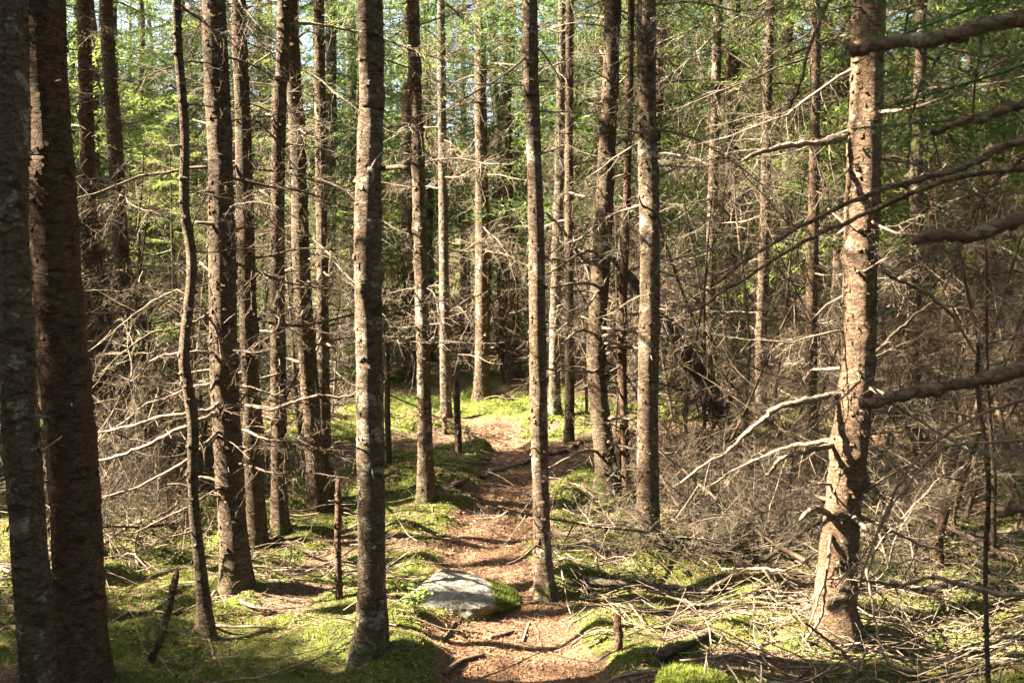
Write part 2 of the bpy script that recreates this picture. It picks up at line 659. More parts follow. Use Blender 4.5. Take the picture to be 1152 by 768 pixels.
def needles(b, pts, rng, spacing, ln, w, tone):
    seg = np.diff(pts, axis=0)
    L = np.linalg.norm(seg, axis=1).sum()
    n = max(4, int(L / spacing))
    u = np.sort(rng.uniform(0, len(seg), n))
    i = np.minimum(u.astype(int), len(seg) - 1)
    p = pts[i] + seg[i] * (u - i)[:, None]
    t = seg[i] / (np.linalg.norm(seg[i], axis=1)[:, None] + 1e-9)
    s = np.cross(t, [0, 0, 1.0])
    s /= np.linalg.norm(s, axis=1)[:, None] + 1e-9
    a = rng.uniform(0, 2 * math.pi, n)
    a = np.where(rng.random(n) < .75, np.where(rng.random(n) < .5, rng.normal(0, .45, n), rng.normal(math.pi, .45, n)), a)
    o = np.cos(a)[:, None] * s + np.sin(a)[:, None] * np.cross(s, t)
    d = t * rng.uniform(.3, .9, n)[:, None] + o
    d /= np.linalg.norm(d, axis=1)[:, None]
    wv = np.cross(d, rng.normal(size=(n, 3)))
    wv /= np.linalg.norm(wv, axis=1)[:, None] + 1e-9
    l = ln * rng.uniform(.7, 1.2, n)[:, None]
    V = np.stack([p - wv * w / 2, p + wv * w / 2, p + d * l], 1).reshape(-1, 3)
    b.add(V, None, np.arange(3 * n).reshape(-1, 3), tone)


def spray_arrays(rng, lod):
    """one living spruce bough 1 m long, needles as slim faces"""
    sp, ln, w = ((.007, .024, .0045), (.016, .047, .0068), (.034, .085, .0135))[lod]
    nt = (20, 16, 11)[lod]
    b = MB()
    pts = wander((0, 0, 0), (1, 0, .05), 1.0, 8, rng, .05, .35, .35)
    tube(b, pts, np.linspace(.008, .0015, 9), 4 if lod == 0 else 3, .0)
    needles(b, pts[3:], rng, sp, ln, w, rng.uniform(.3, 1))
    s = 1
    for q in range(nt):
        t = .14 + .84 * (q + rng.random()) / nt
        u = t * 8
        i = min(7, int(u))
        p = pts[i] + (pts[i + 1] - pts[i]) * (u - i)
        s = -s
        d = side_dir(norm(pts[i + 1] - pts[i]), norm(np.array([0, 0, 1]) + rng.normal(size=3) * .25), math.radians(rng.uniform(40, 65)), s)
        l = .5 * (1.05 - .8 * t) * rng.uniform(.6, 1.2)
        pp = wander(p, d, l, 4, rng, .08, .5, .1)
        tone = rng.uniform(0, 1)
        needles(b, pp, rng, sp, ln, w, tone)
        if lod < 2:
            for k in range(int(l / .07)):
                v = (k + .7) / (l / .07 + .7)
                u2 = v * 4
                i2 = min(3, int(u2))
                p2 = pp[i2] + (pp[i2 + 1] - pp[i2]) * (u2 - i2)
                d2 = side_dir(norm(pp[i2 + 1] - pp[i2]), np.array([0, 0, 1.0]), math.radians(50), (-1) ** k)
                needles(b, wander(p2, d2, l * .38 * (1.1 - v) + .03, 2, rng, .1, .3), rng, sp, ln, w, np.clip(tone + rng.normal() * .15, 0, 1))
    return b.arrays()


SPRAY = [[spray_arrays(np.random.default_rng(200 + 20 * l + i), l) for i in range(6)] for l in range(3)]


def rotm(az, el, roll=0.0):
    ca, sa, ce, se, cr, sr = math.cos(az), math.sin(az), math.cos(el), math.sin(el), math.cos(roll), math.sin(roll)
    Rz = np.array([[ca, -sa, 0], [sa, ca, 0], [0, 0, 1]])
    Ry = np.array([[ce, 0, -se], [0, 1, 0], [se, 0, ce]])
    Rx = np.array([[1, 0, 0], [0, cr, -sr], [0, sr, cr]])
    return Rz @ Ry @ Rx


def stamp(mb, arr, R, s, p, dtone=0.0):
    V, f4, f3, t = arr
    mb.add(V @ (R.T * s) + p, f4, f3, np.clip(t + dtone, 0, 1))


# sun lines opened through the crowns, chosen and random: (point, radius)
CORR = []
CACHE = {}


def light_gaps(b, loc):
    """open the needles along the lines where sunlight gets through this crown; returns how many went"""
    if "Q" not in CACHE:
        CACHE["Q"] = np.array([q for q, r in CORR])
        CACHE["r"] = np.array([r for q, r in CORR])
        CACHE["h"] = SUN[:2] / np.linalg.norm(SUN[:2])
    V, f4, f3, t = b.arrays()
    if not len(f3):
        return 0
    v = loc[:2] - CACHE["Q"][:, :2]
    hs = CACHE["h"]
    near = np.where((np.abs(v[:, 0] * hs[1] - v[:, 1] * hs[0]) < CACHE["r"] * 1.2 + 1.9) & (v @ hs > -2))[0]
    c = V[f3[:, 0]] + loc
    dead = np.zeros(len(f3), bool)
    for n in near:
        w = c - CACHE["Q"][n]
        k = w @ SUN
        d2 = (w * w).sum(1) - k * k
        rr = CACHE["r"][n]
        dead |= (k > 0) & (d2 < (rr * (1 + .2 * np.sin(7 * np.arctan2(w[:, 2], w[:, 1]) + n))) ** 2)
    if dead.any():
        keep = f3[~dead]
        used, inv = np.unique(np.concatenate([f4.ravel(), keep.ravel()]), return_inverse=True)
        b.v, b.tone, b.n = [V[used]], [t[used]], len(used)
        b.f4, b.f3 = [inv[:f4.size].reshape(-1, 4)], [inv[f4.size:].reshape(-1, 3)]
    return int(dead.sum())


def crown_boughs(rng, H, base, n, R):
    out = []
    for i in range(n):
        u = (i + rng.random()) / n
        h = base + (H - base) * u ** 1.05
        rad = R * (1 - u) ** .75 * rng.uniform(.7, 1.15) + .22
        out.append((h, rad, i * 2.399 + rng.normal() * .5, math.radians(-24 + 42 * u + rng.normal() * 8), rng.normal() * .25, int(rng.integers(6)), rng.uniform(-.2, .2)))
    return out


def crown_mesh(boughs, lod, axis_fn=None, world_off=None):
    b = MB()
    cut = 0
    if world_off is not None:
        world_off = np.asarray(world_off, float)
        if "Q" not in CACHE:
            CACHE["Q"] = np.array([q for q, r in CORR])
            CACHE["r"] = np.array([r for q, r in CORR])
            CACHE["h"] = SUN[:2] / np.linalg.norm(SUN[:2])
    for h, rad, az, el, roll, k, dt in boughs:
        p = np.array([0, 0, h]) if axis_fn is None else axis_fn(h)
        R_ = rotm(az, el, roll)
        if world_off is not None:
            st = p + world_off + np.linspace(.05, .95, 7)[:, None] * rad * R_[:, 0]
            w = st[:, None, :] - CACHE["Q"][None]
            kk = w @ SUN
            if np.any((kk > 0) & ((w * w).sum(-1) - kk * kk < (CACHE["r"] * .8 + .015) ** 2)):
                cut += 1
                continue
        stamp(b, SPRAY[lod][k], R_, rad, p, dt)
    return b, cut + (light_gaps(b, np.asarray(world_off, float)) if world_off is not None else 0)


CROWN_SETS = []
for i in range(7):
    r_ = np.random.default_rng(400 + i)
    CROWN_SETS.append(crown_boughs(r_, r_.uniform(9.5, 12.5), r_.uniform(1.5, 3.4), int(r_.integers(80, 100)), r_.uniform(1.15, 1.5)))
CROWN_ME = {}


def crown_data(k, lod):
    if (k, lod) not in CROWN_ME:
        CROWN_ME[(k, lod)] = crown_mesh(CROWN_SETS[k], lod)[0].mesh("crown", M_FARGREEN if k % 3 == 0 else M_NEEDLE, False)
    return CROWN_ME[(k, lod)]


def add_crown(root, loc, k, lod):
    b, cut = crown_mesh(CROWN_SETS[k], lod, None, np.asarray(loc, float))
    if cut == 0:
        return link("crown", crown_data(k, lod), root)
    if b.n:
        return link("crown", b.mesh("crown", M_FARGREEN if k % 3 == 0 else M_NEEDLE, False), root)


# ------------------------------------------------------------------ sun corridors
for px, py, r in [(540, 466, .5), (480, 462, .4), (600, 725, .2), (778, 768, .15), (490, 706, .08), (70, 640, .2), (250, 640, .15), (400, 720, .12), (820, 610, .15), (1000, 680, .2), (760, 560, .15), (940, 590, .15), (670, 640, .1), (505, 715, .08), (540, 660, .045), (507, 672, .035), (480, 672, .04), (190, 570, .35), (150, 610, .25),
                  (1090, 605, .4), (1010, 600, .3), (1125, 600, .3), (1045, 592, .25), (560, 540, .06), (585, 520, .07), (550, 585, .05), (640, 545, .3), (700, 570, .25), (470, 640, .07),
                  (440, 575, .25), (20, 590, .3), (470, 590, .2), (860, 590, .3), (370, 700, .2), (620, 590, .07), (690, 700, .2), (600, 475, .3), (570, 500, .08)]:
    CORR.append((ground_at(px, py), r * .66))
for px, py, Y, r in [(955, 330, 4.2, .2), (955, 420, 4.2, .2), (960, 210, 4.2, .2), (935, 560, 4.2, .22), (965, 100, 4.2, .2), (670, 400, 6.8, .15), (668, 470, 6.8, .12), (675, 330, 6.8, .15),
                     (680, 200, 6.8, .2), (722, 400, 5.6, .1), (722, 250, 5.6, .1), (404, 250, 3.9, .13), (404, 330, 3.9, .13), (602, 250, 4.8, .06), (250, 470, 4.7, .15), (330, 450, 4.6, .15), (130, 500, 4.7, .2), (200, 490, 4.65, .2), (380, 446, 4.55, .12), (170, 420, 4.7, .15), (160, 570, 4.6, .2),
                     (404, 180, 3.9, .1), (405, 420, 3.9, .1), (405, 500, 3.9, .1), (406, 600, 3.9, .08), (592, 90, 4.66, .06), (597, 180, 4.66, .06), (600, 330, 4.66, .06), (602, 420, 4.66, .06), (604, 540, 4.66, .06),
                     (962, 270, 4.2, .1), (945, 490, 4.2, .12), (925, 640, 4.2, .12), (722, 330, 5.53, .08), (722, 500, 5.53, .08), (245, 300, 4.74, .08), (250, 500, 4.74, .08), (466, 300, 6.3, .08), (470, 200, 6.3, .08), (850, 400, 8.5, .6), (800, 330, 9, .5), (910, 300, 8, .3), (1080, 350, 8, .4), (1110, 480, 7, .4), (830, 480, 6.0, .3), (640, 300, 8, .3),
                     (560, 250, 9, .4), (730, 120, 8, .4), (880, 180, 7.5, .4), (600, 400, 12, .5), (720, 480, 7.5, .3)]:
    CORR.append((at(px, py, Y), r * .72 if r < .21 else r * .5))
NFIX = len(CORR)
rq = np.random.default_rng(8)
for k in range(60):  # random gaps added to the crowns for scattered sun dapple
    CORR.append((at(rq.uniform(120, 1140), rq.uniform(120, 520), rq.uniform(7.5, 17)), rq.uniform(.07, .2)))
for k in range(70):
    CORR.append((ground_at(rq.uniform(0, 1152), rq.uniform(500, 768)), rq.uniform(.03, .1)))
CORR += [(ground_at(a, b), .7) for a, b in [(540, 466), (480, 462), (600, 475)]]

# ------------------------------------------------------------------ near trees, placed from the photograph
class Tree:
    pass


NEAR = []


def near_tree(label, poly, w, Y=None, mat=M_BROWN, H=10.5, crown=None, nb=14, blen=(.35, 1.0), hr=(.8, 5.0), stubs=18, flare=1.26, name="spruce_tree",
              group="spruce trunks of the foreground", dead=False, knots=5, wtop=None, brown=False, sides=22):
    """poly: trunk line in pixels from the foot upwards; w: width in pixels near eye level"""
    rng = np.random.default_rng(abs(hash(label)) % 1000 if False else sum(map(ord, label)))
    if Y is None:
        base = ground_at(*poly[0])
    else:
        q = at(poly[0][0], poly[0][1], Y)
        # slide along the trunk line to the ground
        base = np.array([q[0], Y, float(gz(q[0], Y))])
    Y = base[1]
    P = [np.zeros(3)]
    for px, py in poly[1:]:
        q = at(px, py, Y)
        P.append(q - base)
    P = np.array(P)
    P[1:, 1] += rng.normal(size=len(P) - 1) * .02
    if not dead:
        d = norm(P[-1] - P[-2])
        d = norm(d + np.array([0, 0, 1.2]))
        top = P[-1]
        P = np.vstack([P, top + d * (H - top[2]) * .5, top + d * (H - top[2])])
    zmax = P[-1][2]
    n = int(zmax / .06) if zmax < 4 else int(3.6 / .05) + 40
    C = spline(P, 400)
    tt = np.linspace(0, 1, 400)
    if zmax < 4:
        idx = np.linspace(0, 399, max(8, n)).astype(int)
    else:
        cut = np.searchsorted(C[:, 2], 3.6)
        idx = np.unique(np.concatenate([np.linspace(0, cut, 72).astype(int), np.linspace(cut, 399, 30).astype(int)]))
    C = C[idx]
    r0 = w * Y / F / 2 * .89
    z = C[:, 2]
    rad = r0 * np.clip(1.06 - .10 * z / 1.6, .5, 2) if dead else r0 * np.clip(1.05 - z / (zmax * 1.02), .03, 2) ** .8 * 1.08
    rad = rad * (1 + (flare - 1) * np.exp(-z / .13))
    rad = rad * (1 + .045 * np.sin(z * 6 + rng.uniform(0, 6)) * np.sin(z * 2.3 + rng.uniform(0, 6)) + .02 * rng.normal(size=len(z)))
    kz = [(rng.uniform(.5, 3.5), rng.uniform(0, 6.28), rng.uniform(.12, .35)) for _ in range(knots * 2)]
    mb = MB()
    C0 = C.copy()
    C0[0] -= [0, 0, .08]
    S = sides
    T = np.gradient(C0, axis=0)
    a = np.arange(S) * 2 * math.pi / S
    zz, aa = np.meshgrid(C0[:, 2], a, indexing='ij')
    Rr = rad[:, None] * (1 + .03 * np.sin(3 * aa + zz * 1.3 + rng.uniform(0, 6)) + .025 * np.sin(5 * aa - zz * 3 + 1) + .018 * rng.normal(size=zz.shape))
    for k in range(5):                                   # root flare lobes
        ph = rng.uniform(0, 6.28)
        Rr = Rr * (1 + (flare - 1) * rng.uniform(.6, 2.0) * np.exp(-(zz + .03).clip(0) / .085) * np.exp(-((np.angle(np.exp(1j * (aa - ph)))) / .32) ** 2))
    for kh, ka, kr in kz:
        Rr = Rr * (1 + kr * np.exp(-((zz - kh) / .03) ** 2) * np.exp(-((np.angle(np.exp(1j * (aa - ka)))) / .4) ** 2))
    V = C0[:, None, :] + Rr[..., None] * np.stack([np.cos(aa), np.sin(aa), np.zeros_like(aa)], -1)
    if dead and zmax < 1.5:                              # splintered top
        V[-1, :, 2] += rng.uniform(-.005, .05, S)
        V[-2, :, 2] += rng.uniform(-.01, .012, S)
    nn = len(C0)
    i = np.arange(nn - 1)[:, None] * S
    j = np.arange(S)[None]
    f = np.stack([i + j, i + (j + 1) % S, i + S + (j + 1) % S, i + S + j], -1).reshape(-1, 4)
    V = np.vstack([V.reshape(-1, 3), C0[-1]])
    f3 = [(len(V) - 1, (nn - 1) * S + q, (nn - 1) * S + (q + 1) % S) for q in range(S)]
    mb.add(V, f, f3)
    nf = int(420 * min(zmax, 3.6) / 3.6 * (r0 / .06)) if sides > 12 else 30      # loose scales of bark
    fz, fa = rng.uniform(.05, min(zmax * .95, 3.5), nf), rng.uniform(0, 6.283, nf)
    fr = np.interp(fz, z, rad) * 1.0
    fx, fy = np.interp(fz, C[:, 2], C[:, 0]), np.interp(fz, C[:, 2], C[:, 1])
    hw_, hh = rng.uniform(.003, .011, nf), rng.uniform(.004, .012, nf)
    quad = []
    for sx, sz, out in ((-1, 1, .0005), (1, .8, .0005), (.8, -1, .007), (-.9, -.8, .009)):
        ang = fa + sx * hw_ / fr
        rr = fr + out * rng.uniform(.5, 1.3, nf)
        quad.append(np.stack([fx + rr * np.cos(ang), fy + rr * np.sin(ang), fz + sz * hh], -1))
    mb.add(np.stack(quad, 1).reshape(-1, 3), np.arange(4 * nf).reshape(-1, 4))
    root = link(name, None, None, base)
    tag(root, label, "tree" if not dead else "dead tree", group)
    link("trunk", mb.mesh("trunk", mat), root)
    t = Tree()
    t.root, t.base, t.C, t.rad, t.label, t.zmax = root, base, C, rad, label, zmax

    def axis_fn(h):
        return np.array([np.interp(h, C[:, 2], C[:, c]) for c in range(2)] + [min(h, zmax)])
    t.axis = axis_fn
    t.r = lambda h: float(np.interp(h, C[:, 2], rad))
    if crown:
        n_, R_, bh, lod = crown
        b, cut = crown_mesh(crown_boughs(rng, H, bh, n_, R_), lod, axis_fn, base)
        if b.n:
            link("crown", b.mesh("crown", M_NEEDLE, False), root)
    ME = BR_MEB if brown else BR_ME
    for q in range(nb):
        u = (q + rng.random()) / nb
        h = hr[0] + (hr[1] - hr[0]) * u
        if h > zmax - .05:
            h = zmax - .05 - rng.random() * .3
        k = int(rng.integers(len(ME)))
        L = rng.uniform(*blen)
        az = q * 2.399 + rng.normal() * .6
        link("dead_branch", ME[k], root, axis_fn(h) + np.array([math.cos(az), math.sin(az), 0]) * t.r(h) * .6, (rng.normal() * .4, rng.normal() * .2 + .05, az), L)
    for q in range(stubs):
        hm = min(zmax * .92, 4.0)
        h = rng.uniform(min(.35, hm * .3), hm)
        az = rng.uniform(0, 6.28)
        link("branch_stub", ST_ME[int(rng.integers(6))], root, axis_fn(h) + np.array([math.cos(az), math.sin(az), 0]) * t.r(h) * .8,
             (0, rng.normal() * .35, az), rng.uniform(.6, 1.3) * min(1.0, .35 + t.r(h) / .09))
    NEAR.append(t)
    return t


CR = (60, 1.25, 4.0, 1)
T1 = near_tree("grey mossy trunk at the left edge, foremost of the two thick dark trunks", [(47, 768), (30, 560), (20, 400), (12, 200), (6, 0)], 42, 3.25, M_GREY, nb=5, blen=(.2, .5), hr=(2.2, 4.6), crown=CR, stubs=12)
T2 = near_tree("thick reddish brown trunk standing close behind the grey trunk at the left edge", [(90, 768), (82, 560), (72, 400), (60, 200), (48, 0)], 58, 3.7, M_RED, nb=6, blen=(.25, .5), hr=(2.2, 4.8), crown=CR, stubs=14)
T3 = near_tree("thin crooked dark stem with wavy bends in front of the thick mossy trunk", [(234, 715), (226, 640), (217, 560), (218, 470), (210, 400), (213, 300), (205, 230), (207, 150), (201, 60), (200, 0)], 13.5, None, M_BROWN, H=6.5,
               crown=(18, .6, 4.0, 1), nb=9, blen=(.25, .6), hr=(1.2, 4.2), stubs=12, flare=1.5, name="crooked_spruce", brown=True)
T4 = near_tree("thick brown trunk with shaggy bark behind the crooked stem, mossy foot on sunny ground", [(268, 662), (260, 560), (253, 430), (250, 300), (245, 150), (238, 0)], 33, None, M_BROWN, nb=34, blen=(.25, .8), hr=(.5, 4.4), crown=CR, stubs=26, brown=True)
T5 = near_tree("brown trunk half hidden just right of the thick shaggy trunk", [(290, 596), (285, 500), (280, 300), (272, 100), (268, 0)], 21, None, M_BROWN, nb=30, blen=(.3, .9), hr=(.5, 4.4), crown=CR, brown=True)
T6 = near_tree("straight dark trunk, left one of three slim dark trunks left of centre", [(314, 592), (313, 450), (312, 250), (316, 100), (320, 0)], 18, None, M_BROWN, nb=24, blen=(.3, .8), hr=(.9, 4.2), crown=CR)
T7 = near_tree("dark leaning trunk, middle one of three slim dark trunks left of centre", [(357, 565), (349, 450), (340, 300), (334, 150), (327, 0)], 21, None, M_BROWN, nb=26, blen=(.3, .8), hr=(.9, 4.2), crown=CR)
T8 = near_tree("slim grey brown trunk touching the dark leaning trunk on its right", [(367, 558), (365, 450), (362, 250), (360, 100), (359, 0)], 14.5, None, M_GREY, nb=12, blen=(.3, .8), hr=(.9, 4.2), crown=CR)
T9 = near_tree("pale patched grey trunk left of the path with a snapped branch, nearest the flat rock", [(419, 738), (419, 600), (417, 430), (414, 250), (416, 100), (416, 0)], 33, None, M_GREY, nb=8, blen=(.25, .6), hr=(2.4, 4.8), crown=CR, stubs=18, flare=1.35)
T10 = near_tree("slender trunk on the mossy left bank between the pale patched trunk and the path", [(479, 560), (477, 430), (473, 280), (468, 120), (464, 0)], 17, None, M_GREY, nb=24, blen=(.25, .6), hr=(.9, 4.2), crown=CR, stubs=10)
T11 = near_tree("slim straight trunk at the right edge of the path, just beyond the flat rock", [(612, 668), (609, 560), (605, 400), (603, 250), (598, 100), (596, 0)], 20, None, M_GREY, nb=18, blen=(.25, .6), hr=(2.0, 4.4), crown=CR, stubs=16, flare=1.25)
T12 = near_tree("reddish trunk with sunlit left edge and many short snapped branches right of the path", [(686, 555), (677, 480), (671, 400), (677, 300), (684, 150), (690, 0)], 23, None, M_BROWN, nb=46, blen=(.25, .75), hr=(.7, 4.4), crown=CR, stubs=30)
T13 = near_tree("straight trunk with pale strip of bark right of the reddish sunlit trunk", [(729, 608), (729, 480), (731, 300), (729, 150), (727, 0)], 25, None, M_GREY, nb=34, blen=(.25, .75), hr=(1.2, 4.4), crown=CR, stubs=20)
T14 = near_tree("bulky pale sunlit trunk with swollen knots and stout lichen covered limbs at right", [(936, 712), (946, 600), (954, 500), (966, 400), (968, 300), (974, 150), (980, 0)], 42, None, M_PALE, nb=40, blen=(.3, .8), hr=(.9, 4.0), crown=CR, stubs=30, flare=1.4, knots=12)
T15 = near_tree("leaning trunk with bright mossy foot in the sunlit clearing behind the path", [(541, 452), (543, 380), (542, 250), (541, 120), (540, 0)], 17, None, M_GREY, nb=26, blen=(.5, 1.1), hr=(.8, 4.6), crown=CR)
T16 = near_tree("bleached grey dead trunk just left of the bulky pale trunk", [(914, 500), (912, 400), (913, 300), (916, 150), (918, 0)], 14, None, M_PALE, nb=30, blen=(.4, 1.0), hr=(.6, 4.6), H=9)
T17 = near_tree("tall grey trunk right of the straight strip barked trunk, by the dead thicket", [(798, 470), (799, 340), (803, 170), (807, 0)], 13, None, M_GREY, nb=26, blen=(.5, 1.1), hr=(.8, 5), crown=CR)
T18 = near_tree("slim grey trunk midway between the tall thicket trunk and the bleached trunk", [(856, 480), (856, 380), (859, 250), (864, 100), (866, 0)], 13, None, M_GREY, nb=26, blen=(.5, 1.1), hr=(.8, 5), crown=CR)
T19 = near_tree("shaded brown trunk seen between the thick reddish trunk and the crooked stem", [(146, 560), (141, 400), (134, 250), (126, 100), (120, 0)], 19, None, M_BROWN, nb=26, blen=(.4, .9), hr=(.8, 4.6), crown=CR)
T20 = near_tree("dim trunk right beside the thick reddish trunk at left", [(106, 540), (104, 400), (98, 200), (94, 0)], 19, None, M_RED, nb=20, blen=(.4, .9), hr=(.8, 4.6), crown=CR)
T21 = near_tree("dark slim stem hugging the right side of the reddish sunlit trunk", [(704, 556), (702, 480), (700, 380), (704, 250), (708, 100)], 11, None, M_RED, nb=16, blen=(.3, .9), hr=(.6, 4), H=6, crown=(16, .7, 3.5, 1))
T22 = near_tree("tree with reddish mossy trunk behind the slim path-edge trunk", [(640, 498), (641, 430), (640, 300), (640, 150)], 11, None, M_BROWN, nb=20, blen=(.4, 1), hr=(.6, 4.4), crown=CR)
T23 = near_tree("shadowy trunk just right of the slim path-edge trunk, at the clearing edge", [(624, 462), (624, 400), (626, 300), (630, 150)], 13, None, M_FAR, nb=20, blen=(.4, 1), hr=(.6, 4.4), crown=CR)
T24 = near_tree("pale slanting tree with thin crown behind the foreground limbs at right", [(1020, 440), (1030, 350), (1050, 240), (1075, 100)], 13, None, M_PALE, nb=20, blen=(.4, 1), hr=(.5, 4.4), crown=CR)
T25 = near_tree("sunlit whitish trunk near the right edge behind the foreground limbs", [(1112, 440), (1115, 350), (1118, 200), (1124, 50)], 14, None, M_PALE, nb=24, blen=(.4, 1), hr=(.5, 4.4), crown=CR)
T26 = near_tree("dim trunk behind the slender mossy-bank trunk, right of it", [(502, 470), (501, 400), (499, 250), (497, 100)], 12, None, M_FAR, nb=22, blen=(.4, 1), hr=(.6, 4.4), crown=CR)

# ------------------------------------------------------------------ big hand placed dead limbs
def limb(root, base, pts, r0, r1, rng, mat, dens=10, lenf=.22, level=2, name="dead_branch", rough=.06, sides=8, nrm=None, cap=True, rmin=.0017, Lref=None):
    W = np.array([at(px, py, y) for px, py, y in pts])
    n = max(14, 8 * len(pts))
    C = spline(W, n)
    L = np.linalg.norm(np.diff(C, axis=0), axis=1).sum()
    kk = np.cumsum(rng.normal(size=C.shape) * min(L, .8) * (.0055 if L < 1.3 else .003), axis=0)
    C = C + kk - np.linspace(0, 1, n)[:, None] * kk[-1]
    b = MB()
    t = np.linspace(0, 1, n)
    rad = r0 + (r1 - r0) * t
    rad = rad * (1 + rough * rng.normal(size=n))
    if cap and r1 > .008:
        rad[-1] *= .35
        rad[-2] *= .8
    tube(b, C - base, rad, sides, rng.uniform(.2, .6), cap1=cap, cap0=True, rough=rough, rng=rng)
    if dens:
        grow_twigs(b, C - base, r0, rng, dens, lenf, level, nrm, rmin=rmin, Lref=Lref)
    return link(name, b.mesh(name, mat), root)


rg = np.random.default_rng(77)
# the pale bulky trunk
y14 = T14.base[1]
for pts, r0, r1, d in [
    ([(952, 157, y14), (920, 158, y14 - .05), (880, 163, y14 - .15), (836, 180, y14 - .2)], .018, .011, 6),
    ([(950, 445, y14), (915, 445, y14 - .05), (870, 455, y14 - .1), (830, 490, y14 - .1), (766, 543, y14 - .1)], .018, .007, 8),
    ([(946, 500, y14), (915, 505, y14 - .1), (880, 520, y14 - .1), (862, 535, y14)], .014, .008, 5),
    ([(946, 492, y14), (905, 495, y14 + .1), (860, 512, y14 + .2), (800, 545, y14 + .2)], .012, .005, 8),
    ([(935, 580, y14), (918, 573, y14 - .1), (900, 585, y14 - .15)], .018, .012, 0),
    ([(950, 570, y14), (968, 590, y14 - .1), (978, 600, y14 - .12)], .014, .01, 0),
    ([(968, 430, y14), (1000, 445, y14 - .1), (1030, 470, y14), (1080, 500, y14)], .012, .006, 9),
    ([(960, 580, y14), (1010, 600, y14 + .2), (1085, 625, y14 + .3)], .011, .006, 7),
    ([(978, 300, y14), (1015, 320, y14 - .05), (1060, 350, y14), (1100, 400, y14)], .014, .006, 9),
    ([(960, 420, y14), (1000, 380, y14 + .2), (1040, 350, y14 + .3), (1075, 345, y14 + .3)], .011, .005, 9),
    ([(935, 600, y14 - .05), (928, 650, y14 - .14), (910, 705, y14 - .18)], .009, .005, 5),
]:
    limb(T14.root, T14.base, pts, r0 * .9, r1 * .7, rg, M_STICK if d < 8 else M_TWIG, d * 1.8, .32, rough=.12)
# pale dead limbs fanning from the thick shaggy trunk
y4 = T4.base[1]
for pts, r0, r1, d in [
    ([(258, 440, y4), (225, 462, y4 - .1), (170, 475, y4 - .1), (98, 490, y4)], .014, .009, 12),
    ([(258, 460, y4), (220, 480, y4 - .15), (160, 505, y4 - .2), (98, 517, y4 - .1)], .016, .010, 12),
    ([(256, 430, y4), (200, 440, y4 + .1), (150, 470, y4 + .1), (100, 510, y4 + .1)], .011, .006, 14),
    ([(262, 470, y4), (228, 500, y4 - .1), (180, 530, y4 - .1), (115, 560, y4 - .1)], .012, .007, 12),
    ([(255, 400, y4), (215, 395, y4 - .1), (170, 405, y4), (130, 450, y4 + .1)], .010, .005, 13),
    ([(262, 455, y4), (300, 458, y4 - .15), (345, 445, y4 - .2), (398, 445, y4 - .2)], .014, .009, 11),
    ([(262, 430, y4), (290, 440, y4 - .1), (330, 455, y4), (385, 455, y4)], .009, .005, 13),
    ([(262, 480, y4), (300, 490, y4 - .2), (335, 495, y4 - .25), (360, 515, y4 - .2)], .008, .004, 8),
    ([(262, 430, y4), (240, 360, y4 - .2), (190, 330, y4 - .2), (100, 395, y4)], .009, .004, 10),
    ([(245, 350, y4), (200, 370, y4), (150, 385, y4), (100, 440, y4 + .1)], .008, .004, 12),
    ([(262, 540, y4), (215, 570, y4 - .2), (150, 600, y4 - .2)], .009, .005, 10),
]:
    limb(T4.root, T4.base, pts, r0 * .8, r1 * .55, rg, M_STICK, d * 2.2, .34)
# snapped limbs on the pale patched trunk and others
y9 = T9.base[1]
limb(T9.root, T9.base, [(428, 190, y9), (445, 189, y9 - .05), (459, 190, y9 - .08)], .010, .008, rg, M_LIMB, 0)
limb(T9.root, T9.base, [(410, 188, y9), (418, 192, y9 - .08), (420, 205, y9 - .1)], .007, .005, rg, M_STICK, 0)
y12 = T12.base[1]
for k in range(12):
    yy = rg.uniform(280, 520)
    x0 = 675
    s = -1 if k % 2 else 1
    limb(T12.root, T12.base, [(x0, yy, y12), (x0 + s * rg.uniform(15, 30), yy + rg.uniform(-8, 8), y12 - .15), (x0 + s * rg.uniform(30, 75), yy + rg.uniform(-5, 25), y12 - .25)], .011, .006, rg, M_STICK, 8, .4)
limb(T12.root, T12.base, [(682, 300, y12), (655, 290, y12 - .1), (640, 265, y12 - .2), (615, 240, y12 - .2)], .014, .008, rg, M_STICK, 9, .3)

# tree beyond the right edge whose limbs reach across the foreground
bt = np.array([1.95, 2.35, 0])
bt[2] = float(gz(bt[0], bt[1]))
rt = link("spruce_tree", None, None, bt)
tag(rt, "spruce beyond the right edge whose dark bare limbs reach into the foreground", "tree")
mb = MB()
zz = np.linspace(-.05, 10, 90)
tube(mb, np.stack([.03 * np.sin(zz), .02 * np.cos(zz * 1.3), zz], -1), .095 * (1.05 - zz / 10.6), 18, .5, rough=.03, rng=rg)
link("trunk", mb.mesh("trunk", M_BROWN), rt)
b_, _ = crown_mesh(crown_boughs(rg, 10.5, 2.35, 60, 1.1), 0, None, bt)
link("crown", b_.mesh("crown", M_NEEDLE, False), rt)
for k, (h, az, el, L, ro_) in enumerate([(2.25, 165, -14, 1.15, .3), (2.5, 150, -16, 1.3, -.2), (2.1, 190, -5, .95, .1), (2.62, 175, -22, 1.3, .5), (2.0, 140, -4, 1.25, -.4), (2.75, 130, -20, 1.4, .2)]):
    b_ = MB()
    stamp(b_, SPRAY[0][k], rotm(math.radians(az), math.radians(el), ro_), L, np.zeros(3))
    link("living_bough", b_.mesh("living_bough", M_NEEDLE, False), rt, (0, 0, h))
tx = 1.95
